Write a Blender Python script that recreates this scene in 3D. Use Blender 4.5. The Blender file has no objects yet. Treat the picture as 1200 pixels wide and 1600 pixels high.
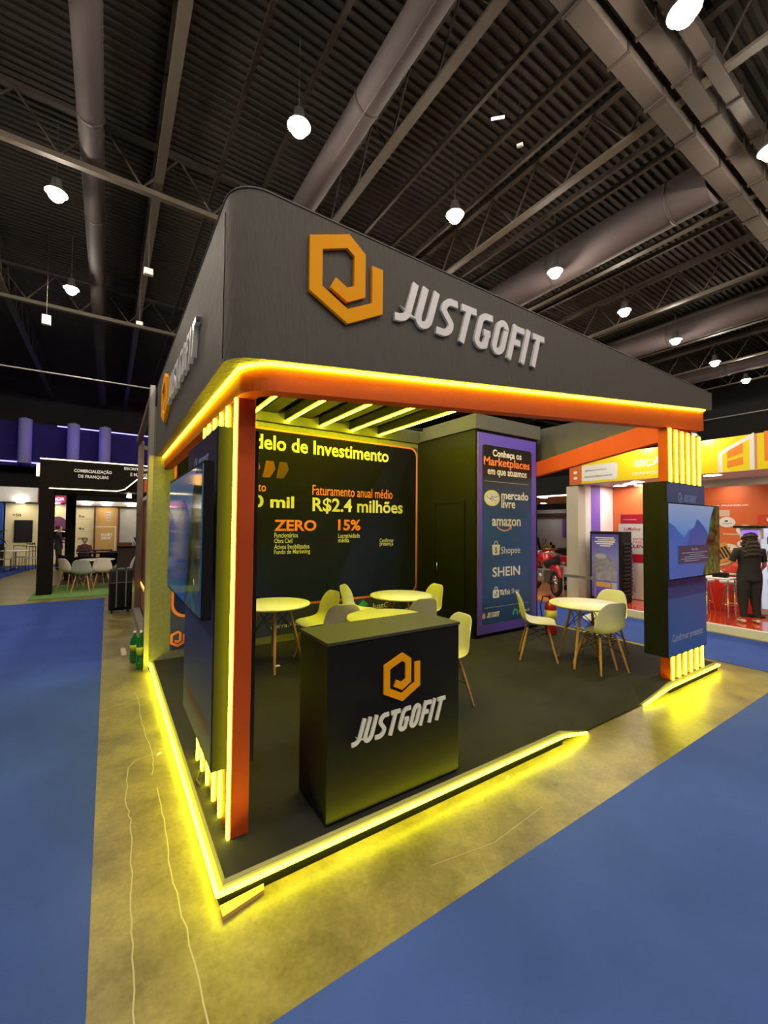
import bpy, bmesh, math, random
from mathutils import Vector, Matrix
random.seed(7)
PI = math.pi
SC = bpy.context.scene
COL = SC.collection

# ------------------------------------------------------------------ camera
def make_camera():
    f, cx, cy, cz, ya, pi_, ro = 650.13, -0.4773, -2.0859, 1.8, 0.5857, 0.0315, 0.0086
    sy, cyw, sp, cp = math.sin(ya), math.cos(ya), math.sin(pi_), math.cos(pi_)
    fwd = Vector((sy*cp, cyw*cp, sp)); right = Vector((cyw, -sy, 0)); up = right.cross(fwd)
    r2 = math.cos(ro)*right + math.sin(ro)*up
    u2 = -math.sin(ro)*right + math.cos(ro)*up
    m = Matrix(((r2.x, u2.x, -fwd.x, cx), (r2.y, u2.y, -fwd.y, cy), (r2.z, u2.z, -fwd.z, cz), (0, 0, 0, 1)))
    cd = bpy.data.cameras.new('camera'); cam = bpy.data.objects.new('camera', cd); COL.objects.link(cam)
    cam.matrix_world = m
    cd.sensor_fit = 'VERTICAL'; cd.sensor_height = 32.0; cd.sensor_width = 24.0
    cd.lens = f/1600*32.0
    cd.clip_start = 0.05; cd.clip_end = 200
    SC.camera = cam
make_camera()

# ------------------------------------------------------------------ world, exposure, render settings
w = bpy.data.worlds.new('world'); SC.world = w; w.use_nodes = True
w.node_tree.nodes['Background'].inputs[0].default_value = (0.55, 0.5, 0.42, 1)
w.node_tree.nodes['Background'].inputs[1].default_value = 0.02
SC.view_settings.view_transform = 'Standard'; SC.view_settings.look = 'None'
SC.view_settings.gamma = 1.0; SC.view_settings.use_curve_mapping = False
SC.view_settings.exposure = 0.0
cy_ = SC.cycles
cy_.use_denoising = True
cy_.use_light_tree = True
cy_.sample_clamp_indirect = 4.0
cy_.sample_clamp_direct = 0
cy_.max_bounces = 6; cy_.diffuse_bounces = 3; cy_.glossy_bounces = 3; cy_.transmission_bounces = 4
cy_.transparent_max_bounces = 6
cy_.caustics_reflective = False; cy_.caustics_refractive = False
LAMP = 500.0      # radiance of the hall's high-bay lamps
LED = 31.0        # radiance of the yellow LED strips
SPOT = 1.0        # scale of the small booth down-lights

# ------------------------------------------------------------------ materials
MATS = {}
def mat(name, col, rough=0.6, metal=0.0, emit=None, es=1.0, noise=0.0, nscale=8.0, bump=0.0, bscale=60.0,
        spec=0.5, coat=0.0, trans=0.0, ior=1.45, stretch=None, sheen=0.0, detail=3.0):
    if name in MATS: return MATS[name]
    m = bpy.data.materials.new(name); m.use_nodes = True; nt = m.node_tree
    b = nt.nodes['Principled BSDF']
    b.inputs['Base Color'].default_value = (*col, 1); b.inputs['Roughness'].default_value = rough
    b.inputs['Metallic'].default_value = metal; b.inputs['Specular IOR Level'].default_value = spec
    b.inputs['Coat Weight'].default_value = coat; b.inputs['Transmission Weight'].default_value = trans
    b.inputs['IOR'].default_value = ior
    if sheen: b.inputs['Sheen Weight'].default_value = sheen
    if emit is not None:
        b.inputs['Emission Color'].default_value = (*emit, 1); b.inputs['Emission Strength'].default_value = es
    if noise or bump:
        tc = nt.nodes.new('ShaderNodeTexCoord'); src = tc.outputs['Object']
        if stretch:
            mp = nt.nodes.new('ShaderNodeMapping'); mp.inputs['Scale'].default_value = stretch
            nt.links.new(src, mp.inputs[0]); src = mp.outputs[0]
    if noise:
        n = nt.nodes.new('ShaderNodeTexNoise'); n.inputs['Scale'].default_value = nscale; n.inputs['Detail'].default_value = detail
        nt.links.new(src, n.inputs['Vector'])
        mx = nt.nodes.new('ShaderNodeMix'); mx.data_type = 'RGBA'
        mx.inputs[6].default_value = (*[c*(1-noise) for c in col], 1); mx.inputs[7].default_value = (*[min(1, c*(1+noise)) for c in col], 1)
        nt.links.new(n.outputs['Fac'], mx.inputs[0]); nt.links.new(mx.outputs[2], b.inputs['Base Color'])
    if bump:
        n2 = nt.nodes.new('ShaderNodeTexNoise'); n2.inputs['Scale'].default_value = bscale; n2.inputs['Detail'].default_value = 3
        nt.links.new(src, n2.inputs['Vector'])
        bp = nt.nodes.new('ShaderNodeBump'); bp.inputs['Strength'].default_value = bump; bp.inputs['Distance'].default_value = 0.02
        nt.links.new(n2.outputs['Fac'], bp.inputs['Height']); nt.links.new(bp.outputs[0], b.inputs['Normal'])
    MATS[name] = m
    return m

def concrete():
    m = mat('polished concrete', (0.28, 0.25, 0.2), 0.34, spec=0.45)
    nt = m.node_tree; b = nt.nodes['Principled BSDF']
    tc = nt.nodes.new('ShaderNodeTexCoord')
    n1 = nt.nodes.new('ShaderNodeTexNoise'); n1.inputs['Scale'].default_value = 2.2; n1.inputs['Detail'].default_value = 8; n1.inputs['Roughness'].default_value = .65
    mp = nt.nodes.new('ShaderNodeMapping'); mp.inputs['Scale'].default_value = (1, 1.0, 1)
    nt.links.new(tc.outputs['Object'], mp.inputs[0]); nt.links.new(mp.outputs[0], n1.inputs['Vector'])
    cr = nt.nodes.new('ShaderNodeValToRGB')
    cr.color_ramp.elements[0].position = .32; cr.color_ramp.elements[0].color = (.085, .069, .022, 1)
    cr.color_ramp.elements[1].position = .62; cr.color_ramp.elements[1].color = (.225, .19, .066, 1)
    nt.links.new(n1.outputs['Fac'], cr.inputs[0])
    n3 = nt.nodes.new('ShaderNodeTexNoise'); n3.inputs['Scale'].default_value = 45; n3.inputs['Detail'].default_value = 4
    nt.links.new(tc.outputs['Object'], n3.inputs['Vector'])
    mx = nt.nodes.new('ShaderNodeMix'); mx.data_type = 'RGBA'; mx.blend_type = 'OVERLAY'; mx.inputs[0].default_value = .45
    nt.links.new(cr.outputs[0], mx.inputs[6]); nt.links.new(n3.outputs['Color'], mx.inputs[7])
    bw = nt.nodes.new('ShaderNodeRGBToBW'); nt.links.new(n3.outputs['Color'], bw.inputs[0]); nt.links.new(bw.outputs[0], mx.inputs[7])
    nt.links.new(mx.outputs[2], b.inputs['Base Color'])
    mr = nt.nodes.new('ShaderNodeMapRange'); mr.inputs[3].default_value = .22; mr.inputs[4].default_value = .5
    nt.links.new(n1.outputs['Fac'], mr.inputs[0]); nt.links.new(mr.outputs[0], b.inputs['Roughness'])
    bp = nt.nodes.new('ShaderNodeBump'); bp.inputs['Strength'].default_value = .12; bp.inputs['Distance'].default_value = .01
    nt.links.new(n3.outputs['Fac'], bp.inputs['Height']); nt.links.new(bp.outputs[0], b.inputs['Normal'])
    return m

M_CONC = concrete()
M_BLUE = mat('blue needle carpet', (0.042, 0.080, 0.31), 0.95, noise=.3, nscale=1.6, bump=.35, bscale=260, spec=.1)
M_BLACKC = mat('black carpet', (0.032, 0.032, 0.030), 0.95, noise=.25, nscale=4, bump=.3, bscale=260, spec=.12)
M_FASC = mat('charcoal stretch fabric', (0.095, 0.092, 0.084), 0.62, bump=.5, bscale=14, spec=.3, stretch=(3, 3, .7))
M_BLACK = mat('black paint', (0.010, 0.010, 0.010), 0.55, spec=.18)
M_BLKM = mat('matt black board', (0.011, 0.011, 0.013), 0.65, spec=.12)
M_ORANGE = mat('orange lycra fabric', (0.52, 0.072, 0.012), 0.62, noise=.08, nscale=5, bump=.08, bscale=30, spec=.3)
M_LED = mat('yellow led diffuser', (0.9, 0.8, 0.2), 0.5, emit=(1.0, 0.95, 0.013), es=LED)
M_TUBE = mat('yellow tube diffuser', (0.9, 0.8, 0.2), 0.5, emit=(1.0, 0.95, 0.008), es=80)
M_OLOGO = mat('orange acrylic', (1.0, 0.42, 0.004), 0.6, spec=.15)
M_WLOGO = mat('white acrylic', (0.86, 0.86, 0.90), 0.35)
M_WRIM = mat('pale letter edge', (0.55, 0.52, 0.60), 0.5)
M_FELT = mat('grey felt wall', (0.20, 0.20, 0.15), 0.9, noise=.35, nscale=22, bump=.3, bscale=120, detail=5)
M_ALU = mat('brushed aluminium', (0.42, 0.40, 0.38), 0.4, metal=.8)
M_TRIM = mat('dark edge trim', (0.16, 0.15, 0.13), 0.5, metal=.3)
M_GREY = mat('grey cornice fabric', (0.11, 0.11, 0.10), 0.8)
M_JOIST = mat('dark joist board', (0.014, 0.014, 0.012), 0.8, spec=.1)
M_SHELL = mat('cream polypropylene', (0.70, 0.68, 0.60), 0.42, spec=.4)
M_SHELLG = mat('grey polypropylene', (0.42, 0.43, 0.40), 0.45, spec=.4)
M_SHELLP = mat('pinkish white polypropylene', (0.78, 0.68, 0.60), 0.45, spec=.4)
M_WOOD = mat('beech dowel', (0.50, 0.27, 0.10), 0.5, noise=.25, nscale=9, stretch=(1, 1, .1))
M_WIRE = mat('black steel wire', (0.02, 0.02, 0.02), 0.4, metal=.5)
M_TTOP = mat('white laminate tabletop', (0.74, 0.72, 0.64), 0.35)
M_STEEL = mat('dark painted steel', (0.036, 0.028, 0.024), 0.6, noise=.15, nscale=3)
M_STEELL = mat('galvanised steel bar', (0.070, 0.057, 0.044), 0.55, noise=.2, nscale=4)
M_DECK = mat('dark corrugated deck', (0.025, 0.020, 0.017), 0.7, noise=.2, nscale=.6)
M_DUCT = mat('insulated duct', (0.052, 0.040, 0.043), 0.75, noise=.15, nscale=2)
M_TRUNK = mat('trunk duct sheet metal', (0.070, 0.058, 0.052), 0.6, noise=.2, nscale=3)
M_HALL = mat('dark hall wall', (0.02, 0.019, 0.024), 0.9)
M_LAMPB = mat('lamp housing', (0.08, 0.08, 0.08), 0.5, metal=.3)
M_LAMP = mat('lamp glow', (1, 1, 1), 0.5, emit=(1.0, 0.86, 0.68), es=LAMP)
M_WHITE = mat('white paint', (0.74, 0.74, 0.72), 0.5)
M_WHITEP = mat('white print', (0.75, 0.75, 0.75), 0.6)
M_GREYP = mat('grey print', (0.40, 0.40, 0.42), 0.6)
M_ORP = mat('orange print', (0.90, 0.24, 0.05), 0.6)
M_ORPD = mat('dull orange print', (0.34, 0.09, 0.02), 0.6)
M_CREAMP = mat('cream print', (0.72, 0.70, 0.50), 0.6)
M_YELP = mat('yellow print', (0.75, 0.65, 0.02), 0.5)
M_CHROME = mat('chrome', (0.75, 0.75, 0.78), 0.12, metal=1.0)
M_SKIN = mat('skin', (0.52, 0.28, 0.19), 0.5)
M_BCLOTH = mat('black cloth', (0.016, 0.016, 0.018), 0.85, bump=.3, bscale=12)
M_HAIR = mat('dark brown curly hair', (0.035, 0.022, 0.015), 0.7, noise=.6, nscale=30, bump=1.0, bscale=45)
M_RUB = mat('black rubber', (0.015, 0.015, 0.015), 0.7)
M_RED = mat('red gloss paint', (0.45, 0.01, 0.02), 0.25, coat=.6)

def grad_mat(name, stops, axis='Z', lo=0.0, hi=1.0, rough=.45, emit=0.0, spec=.5, coat=0.0):
    m = bpy.data.materials.new(name); m.use_nodes = True; nt = m.node_tree; b = nt.nodes['Principled BSDF']
    tc = nt.nodes.new('ShaderNodeTexCoord'); sx = nt.nodes.new('ShaderNodeSeparateXYZ'); nt.links.new(tc.outputs['Object'], sx.inputs[0])
    mr = nt.nodes.new('ShaderNodeMapRange'); mr.inputs[1].default_value = lo; mr.inputs[2].default_value = hi
    nt.links.new(sx.outputs[axis], mr.inputs[0])
    cr = nt.nodes.new('ShaderNodeValToRGB'); e = cr.color_ramp.elements
    for i, (p, c) in enumerate(stops):
        el = e[i] if i < 2 else e.new(p)
        el.position = p; el.color = (*c, 1)
    nt.links.new(mr.outputs[0], cr.inputs[0]); nt.links.new(cr.outputs[0], b.inputs['Base Color'])
    b.inputs['Roughness'].default_value = rough; b.inputs['Specular IOR Level'].default_value = spec
    b.inputs['Coat Weight'].default_value = coat; b.inputs['Coat Roughness'].default_value = .04
    if emit:
        nt.links.new(cr.outputs[0], b.inputs['Emission Color']); b.inputs['Emission Strength'].default_value = emit
    MATS[name] = m
    return m

# ------------------------------------------------------------------ mesh helpers
class MB:
    def __init__(s): s.v = []; s.f = []; s.sm = []
    def add(s, vs, fs, smooth=False):
        o = len(s.v); s.v += [tuple(v) for v in vs]; s.f += [tuple(i+o for i in f) for f in fs]; s.sm += [smooth]*len(fs)
        return s
    def box(s, x0, x1, y0, y1, z0, z1, bev=0.0):
        if x0 > x1: x0, x1 = x1, x0
        if y0 > y1: y0, y1 = y1, y0
        if z0 > z1: z0, z1 = z1, z0
        if bev <= 0:
            vs = [(x, y, z) for x in (x0, x1) for y in (y0, y1) for z in (z0, z1)]
            return s.add(vs, [(0, 1, 3, 2), (4, 6, 7, 5), (0, 4, 5, 1), (2, 3, 7, 6), (0, 2, 6, 4), (1, 5, 7, 3)])
        bm = bmesh.new(); bmesh.ops.create_cube(bm, size=1)
        for v in bm.verts: v.co = Vector(((x0+x1)/2+v.co.x*(x1-x0), (y0+y1)/2+v.co.y*(y1-y0), (z0+z1)/2+v.co.z*(z1-z0)))
        bmesh.ops.bevel(bm, geom=bm.edges[:]+bm.verts[:], offset=bev, segments=2, affect='EDGES', profile=.5)
        bm.verts.ensure_lookup_table(); bm.verts.index_update()
        s.add([v.co[:] for v in bm.verts], [[v.index for v in f.verts] for f in bm.faces]); bm.free(); return s
    def tube(s, pts, r, n=8, cap=True, smooth=True):
        """round tube through points; r a number or one per point"""
        pts = [Vector(p) for p in pts]; rs = r if isinstance(r, (list, tuple)) else [r]*len(pts)
        rings = []; prev = None
        for i, p in enumerate(pts):
            d = (pts[min(i+1, len(pts)-1)]-pts[max(i-1, 0)]).normalized()
            if prev is None:
                a = Vector((0, 0, 1)) if abs(d.z) < .9 else Vector((1, 0, 0))
                u = d.cross(a).normalized()
            else:
                u = (prev-d*prev.dot(d)).normalized()
            prev = u; v = d.cross(u)
            rings.append([p+(u*math.cos(2*PI*k/n)+v*math.sin(2*PI*k/n))*rs[i] for k in range(n)])
        vs = [q for g in rings for q in g]; fs = []
        for i in range(len(pts)-1):
            for k in range(n):
                k2 = (k+1) % n; fs.append((i*n+k, i*n+k2, (i+1)*n+k2, (i+1)*n+k))
        s.add(vs, fs, smooth)
        if cap:
            s.add(rings[0], [tuple(range(n))[::-1]]); s.add(rings[-1], [tuple(range(n))])
        return s
    def lathe(s, prof, c=(0, 0, 0), n=24, smooth=True, axis='z'):
        ring = (len(prof) == 4 and prof[0][0] > 0 and abs(prof[0][0]-prof[3][0]) < 1e-6) or prof[0] == prof[-1]
        if ring and prof[0] != prof[-1]: prof = list(prof)+[prof[0]]
        vs = []
        for r, z in prof:
            for k in range(n):
                a = 2*PI*k/n
                p = (r*math.cos(a), r*math.sin(a), z)
                if axis == 'y': p = (p[0], p[2], p[1])
                if axis == 'x': p = (p[2], p[0], p[1])
                vs.append((c[0]+p[0], c[1]+p[1], c[2]+p[2]))
        fs = [(i*n+k, i*n+(k+1) % n, (i+1)*n+(k+1) % n, (i+1)*n+k) for i in range(len(prof)-1) for k in range(n)]
        s.add(vs, fs, smooth)
        if ring: return s
        if prof[0][0] > 1e-5: s.add(vs[:n], [tuple(range(n))[::-1]])
        if prof[-1][0] > 1e-5: s.add(vs[-n:], [tuple(range(n))])
        return s
    def prism(s, poly, O, U, V, N, d0, d1):
        """extrude 2-D polygon (u,v) from O+N*d0 to O+N*d1"""
        O, U, V, N = map(Vector, (O, U, V, N)); n = len(poly)
        a = [O+U*p[0]+V*p[1]+N*d0 for p in poly]; b = [O+U*p[0]+V*p[1]+N*d1 for p in poly]
        fs = [tuple(range(n))[::-1], tuple(range(n, 2*n))]+[(k, (k+1) % n, n+(k+1) % n, n+k) for k in range(n)]
        return s.add(a+b, fs)

BASE = {}
def base_of(p):
    return BASE.get(p.name, Vector((0, 0, 0))) if p else Vector((0, 0, 0))
def tag(o, label=None, cat=None, group=None, kind=None):
    if label: o['label'] = label
    if cat: o['category'] = cat
    if group: o['group'] = group
    if kind: o['kind'] = kind
    return o
def fix_normals(me):
    bm = bmesh.new(); bm.from_mesh(me); bmesh.ops.recalc_face_normals(bm, faces=bm.faces[:]); bm.to_mesh(me); bm.free()
def obj(name, mb, m, parent=None, label=None, kind=None, loc=None, smooth=None, norm=True):
    """mesh authored in world coordinates; stored relative to its parent thing (or to loc)"""
    b = base_of(parent) if parent else Vector(loc or (0, 0, 0))
    me = bpy.data.meshes.new(name)
    me.from_pydata([(v[0]-b.x, v[1]-b.y, v[2]-b.z) for v in mb.v], [], mb.f)
    if norm: fix_normals(me)
    me.polygons.foreach_set('use_smooth', mb.sm if smooth is None else [smooth]*len(mb.f))
    me.materials.append(m)
    return link(name, me, parent, b, label, kind)
def link(name, me, parent, b, label=None, kind=None):
    o = bpy.data.objects.new(name, me); COL.objects.link(o)
    if parent: o.parent = parent; BASE[o.name] = b
    else: o.location = b; BASE[o.name] = Vector(b)
    if label: o['label'] = label
    if kind: o['kind'] = kind
    return o
def thing(name, label, cat, loc, rz=0.0, group=None):
    o = bpy.data.objects.new(name, None); COL.objects.link(o); o.empty_display_size = .1
    o.location = loc; o.rotation_euler = (0, 0, rz); BASE[o.name] = Vector(loc)
    tag(o, label, cat, group); return o
def tmb(name, mb, m, label, cat, loc=(0, 0, 0), group=None, kind=None):
    o = obj(name, mb, m, None, loc=loc); tag(o, label, cat, group, kind); return o
def struct(name, mb, m, parent=None):
    o = obj(name, mb, m, parent)
    if not parent: o['kind'] = 'structure'
    return o
def dup(root, loc, rz, label=None, group=None, scale=None):
    r = root.copy(); COL.objects.link(r); r.location = loc; r.rotation_euler = (0, 0, rz); BASE[r.name] = Vector(loc)
    if scale: r.scale = (scale,)*3
    if label: r['label'] = label
    if group: r['group'] = group
    for ch in list(root.children):
        c = ch.copy(); COL.objects.link(c); c.parent = r
        for g in ch.children:
            d = g.copy(); COL.objects.link(d); d.parent = c
    return r
def recolour(root, part_name, m):
    for ch in root.children:
        if ch.name.split('.')[0] == part_name:
            ch.data = ch.data.copy(); ch.data.materials.clear(); ch.data.materials.append(m)
def evalmesh(o):
    dg = bpy.context.evaluated_depsgraph_get(); dg.update()
    return bpy.data.meshes.new_from_object(o.evaluated_get(dg))

def stroke_mb(mb, pts, wd, O, U, V, N, d0, d1, closed=False):
    """mitred ribbon of width wd along 2-D points, extruded"""
    P = [Vector((p[0], p[1])) for p in pts]; n = len(P); L = []; Rr = []
    for i in range(n):
        a = P[i-1] if (i > 0 or closed) else None; c = P[(i+1) % n] if (i < n-1 or closed) else None
        if a is None: t = (c-P[i]).normalized(); nn = Vector((-t.y, t.x)); k = wd/2
        elif c is None: t = (P[i]-a).normalized(); nn = Vector((-t.y, t.x)); k = wd/2
        else:
            t1 = (P[i]-a).normalized(); t2 = (c-P[i]).normalized()
            n1 = Vector((-t1.y, t1.x)); n2 = Vector((-t2.y, t2.x)); nn = (n1+n2).normalized(); k = wd/2/max(.35, nn.dot(n1))
        L.append(P[i]+nn*k); Rr.append(P[i]-nn*k)
    O, U, V, N = map(Vector, (O, U, V, N))
    q = lambda p, d: O+U*p.x+V*p.y+N*d
    vs = [q(p, d0) for p in L]+[q(p, d0) for p in Rr]+[q(p, d1) for p in L]+[q(p, d1) for p in Rr]
    fs = []
    m_ = n if closed else n-1
    for i in range(m_):
        j = (i+1) % n
        fs += [(i, j, n+j, n+i), (2*n+i, 3*n+i, 3*n+j, 2*n+j), (i, 2*n+i, 2*n+j, j), (n+i, n+j, 3*n+j, 3*n+i)]
    if not closed: fs += [(0, n, 3*n, 2*n), (n-1, 3*n-1, 4*n-1, 2*n-1)] if False else [(0, n, 3*n, 2*n), (n-1, 3*n-1, 4*n-1, 2*n+n-1)]
    mb.add(vs, fs); return mb

class Plane:
    """flat surface: O origin, U to the right, V up, N outwards"""
    def __init__(s, O, U, V, N, parent): s.O, s.U, s.V, s.N = map(Vector, (O, U, V, N)); s.p = parent
    def poly(s, name, pts, m, lay=1, th=.0012, label=None):
        return obj(name, MB().prism(pts, s.O, s.U, s.V, s.N, max(.0001, lay*.0012-.001), lay*.0012), m, s.p, label, norm=False)
    def rect(s, name, u0, v0, u1, v1, m, lay=1, r=0.0, th=.0012, label=None):
        return s.poly(name, rrect(u0, v0, u1, v1, r), m, lay, th, label)
    def ell(s, name, u, v, ru, rv, m, lay=1, n=20, label=None):
        return s.poly(name, [(u+ru*math.cos(2*PI*k/n), v+rv*math.sin(2*PI*k/n)) for k in range(n)], m, lay, label=label)
    def stroke(s, name, pts, wd, m, lay=1, closed=False, label=None, th=.0012):
        mb = MB(); strokes = pts if isinstance(pts[0][0], (tuple, list)) else [pts]
        for st in strokes: stroke_mb(mb, st, wd, s.O, s.U, s.V, s.N, lay*.0012-.001, lay*.0012, closed)
        return obj(name, mb, m, s.p, label, norm=False)
    def text(s, body, u0, v0, u1, v1, m, lay=1, bold=.0, shear=0.0, th=0.0, name='lettering', label=None):
        cu = bpy.data.curves.new('t', 'FONT'); cu.body = body; cu.size = 1; cu.offset = bold; cu.shear = shear
        cu.resolution_u = 3; cu.fill_mode = 'FRONT' if th == 0 else 'BOTH'; cu.extrude = th/2
        cu.align_x = 'LEFT'; cu.space_line = .85
        o = bpy.data.objects.new('t', cu); COL.objects.link(o)
        me = evalmesh(o); bpy.data.objects.remove(o); bpy.data.curves.remove(cu)
        xs = [v.co.x for v in me.vertices]; ys = [v.co.y for v in me.vertices]
        x0, x1, y0, y1 = min(xs), max(xs), min(ys), max(ys)
        b = base_of(s.p)
        for v in me.vertices:
            u = u0+(v.co.x-x0)/(x1-x0)*(u1-u0); vv = v0+(v.co.y-y0)/(y1-y0)*(v1-v0)
            q = s.O+s.U*u+s.V*vv+s.N*(lay*.0012+v.co.z+th/2)-b
            v.co = q
        me.materials.clear(); me.materials.append(m); me.name = name
        return link(name, me, s.p, b, label)

def rrect(u0, v0, u1, v1, r=0.0, n=5):
    if r <= 0: return [(u0, v0), (u1, v0), (u1, v1), (u0, v1)]
    out = []
    for cx, cy, a0 in ((u1-r, v0+r, -90), (u1-r, v1-r, 0), (u0+r, v1-r, 90), (u0+r, v0+r, 180)):
        for k in range(n+1):
            a = math.radians(a0+90*k/n); out.append((cx+r*math.cos(a), cy+r*math.sin(a)))
    return out

# the hexagon mark (unit box -1..1) and the condensed italic letters (unit height)
MARK = [(-.40, -.20), (-.02, -.37), (.33, -.20), (.33, .62), (.0, .83), (-.84, .52), (-.84, -.45), (.0, -.84), (.85, -.44), (.85, .50)]
def arc(cx, cy, rx, ry, a0, a1, n=6):
    return [(cx+rx*math.cos(math.radians(a0+(a1-a0)*k/n)), cy+ry*math.sin(math.radians(a0+(a1-a0)*k/n))) for k in range(n+1)]
t_ = .088   # half stroke
GL = {
 'J': (.36, [[(.28, 1.0), (.28, .28)]+arc(.10, .28, .18, .185, 0, -90, 6)+[(.02, t_)]]),
 'U': (.46, [[(t_, 1.0), (t_, .28)]+arc(.23, .28, .135, .185, 180, 360, 8)+[(.365, 1.0)]]),
 'S': (.44, [[(.40, .905)]+arc(.25, .71, .16, .195, 75, 200, 7)+[(.17, .56), (.29, .44)]+arc(.20, .285, .165, .19, 25, -95, 7)+[(.03, .10)]]),
 'T': (.42, [[(.0, .90), (.42, .90)], [(.21, .95), (.21, 0)]]),
 'G': (.46, [[(.42, .905)]+arc(.25, .72, .155, .185, 80, 180, 6)+arc(.25, .28, .155, .185, 180, 290, 7)+[(.37, .14), (.37, .50)], [(.25, .47), (.45, .47)]]),
 'O': (.46, [arc(.23, .72, .135, .185, 0, 180, 8)+arc(.23, .28, .135, .185, 180, 360, 8)+[(.365, .74)]]),
 'F': (.38, [[(t_, 0), (t_, 1.0)], [(.10, .90), (.40, .90)], [(.10, .52), (.35, .52)]]),
 'I': (.19, [[(t_, 0), (t_, 1.0)]]),
}
def logo_word(pl, u0, v0, u1, v1, shear, m, depth, lay=1, label_first=True):
    word = 'JUSTGOFIT'; gap = .075
    tot = sum(GL[c][0] for c in word)+gap*(len(word)-1)
    h = v1-v0; sx = (u1-u0-shear*h)/tot; x = 0
    for c in word:
        wd, sts = GL[c]; mb = MB()
        for i, st in enumerate(sts):
            pts = [(u0+(x+px)*sx+shear*h*py, v0+py*h) for px, py in st]
            stroke_mb(mb, pts, 2*t_*h*.95 if sx > h*.8 else 2*t_*(sx+h)/2, pl.O, pl.U, pl.V, pl.N, lay*.0012, lay*.0012+depth+i*.0004)
        obj('letter', mb, m, pl.p, norm=False)
        x += wd+gap
def logo_mark(pl, u, v, hu, hv, m, depth, lay=1, name='hexagon_mark', shear=0):
    mb = MB(); pts = [(u+a*hu+shear*b_*hv, v+b_*hv) for a, b_ in MARK]
    stroke_mb(mb, pts, .30*(hu+hv)/2, pl.O, pl.U, pl.V, pl.N, lay*.0012, lay*.0012+depth)
    return obj(name, mb, m, pl.p, norm=False)

# ================================================================== HALL SHELL
struct('floor', MB().add([(-16, -16, 0), (34, -16, 0), (34, 34, 0), (-16, 34, 0)], [(0, 1, 2, 3)]), M_CONC)
FLOOR = bpy.data.objects['floor']
struct('wall_back', MB().box(-16, 34, 32, 32.2, 0, 11), M_HALL)
struct('wall_right', MB().box(32, 32.2, -16, 34, 0, 11), M_HALL)
struct('wall_left', MB().box(-14.2, -14, -16, 34, 0, 11), M_HALL)
struct('wall_front', MB().box(-16, 34, -14.2, -14, 0, 11), M_HALL)
# corrugated roof deck: trapezoid ribs running along x
mb = MB(); y = -15.0; prof = []
while y < 33:
    prof += [(y, 10.76), (y+.07, 10.76), (y+.09, 10.82), (y+.16, 10.82)]; y += .18
vs = [(-16, a, b) for a, b in prof]+[(34, a, b) for a, b in prof]; n = len(prof)
mb.add(vs, [(i, i+1, n+i+1, n+i) for i in range(n-1)])
struct('ceiling', mb, M_DECK)
struct('ceiling_slab', MB().box(-16, 34, -16, 34, 10.95, 11.1), M_DECK, bpy.data.objects['ceiling'])

# thin wandering cracks in the concrete, as shallow strips of pale filler
M_CRACK = mat('pale crack filler', (0.36, 0.33, 0.2), 0.7)
def crack(pts, wd=.006):
    out = []
    for i in range(len(pts)-1):
        (x0, y0), (x1, y1) = pts[i], pts[i+1]
        for k in range(5):
            t = k/5; out.append((x0+(x1-x0)*t+random.uniform(-.006, .006), y0+(y1-y0)*t))
    out.append(pts[-1]); mb = MB(); stroke_mb(mb, out, wd, (0, 0, 0), (1, 0, 0), (0, 1, 0), (0, 0, 1), .0002, .0009)
    obj('crack', mb, M_CRACK, FLOOR)
crack([(-.36, -.5), (-.345, -.1), (-.34, .22), (-.325, .6), (-.32, .91), (-.334, 1.13), (-.31, 1.54), (-.25, 1.63), (-.157, 1.65)])
crack([(-.12, -.62), (-.132, -.45), (-.144, -.02), (-.16, .35), (-.15, .8), (-.154, 1.17)])
crack([(-.17, 1.35), (-.14, 1.6), (-.165, 2.0), (-.177, 2.43), (-.17, 2.84), (-.19, 3.1)])
crack([(-.5, 2.78), (-.35, 2.83), (-.2, 2.9), (-.03, 2.95)], .004)
crack([(1.0, -.35), (1.4, -.42), (1.9, -.38)], .003)

# carpets
def carpet(x0, x1, y0, y1, m, label, z=.006):
    return tmb('carpet_runner', MB().box(x0, x1, y0, y1, .0005, z), m, label, 'carpet', ((x0+x1)/2, (y0+y1)/2, 0))
carpet(-3.2, -.50, -6, 9.9, M_BLUE, 'long royal blue carpet strip left of the yellow-lit stand')
carpet(-.50, 12, -6, -.575, M_BLUE, 'royal blue carpet in the foreground in front of the counter')
carpet(6.45, 8.22, -.575, 14, M_BLUE, 'royal blue aisle carpet between the stand and the yellow-signed booth')
carpet(-8, 1.5, 19.0, 20.2, M_BLUE, 'blue carpet strip before the cream display wall')
obj_c = MB().add([(-8, 13, .0), (-3.7, 13, .0), (-2.75, 19, .0), (-8, 19, .0), (-8, 13, .006), (-3.7, 13, .006), (-2.75, 19, .006), (-8, 19, .006)],
                 [(0, 3, 2, 1), (4, 5, 6, 7), (0, 1, 5, 4), (1, 2, 6, 5), (2, 3, 7, 6), (3, 0, 4, 7)])
tmb('carpet_runner', obj_c, M_BLUE, 'blue carpet with slanted edge at the far left', 'carpet', (-5, 16, 0))

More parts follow.
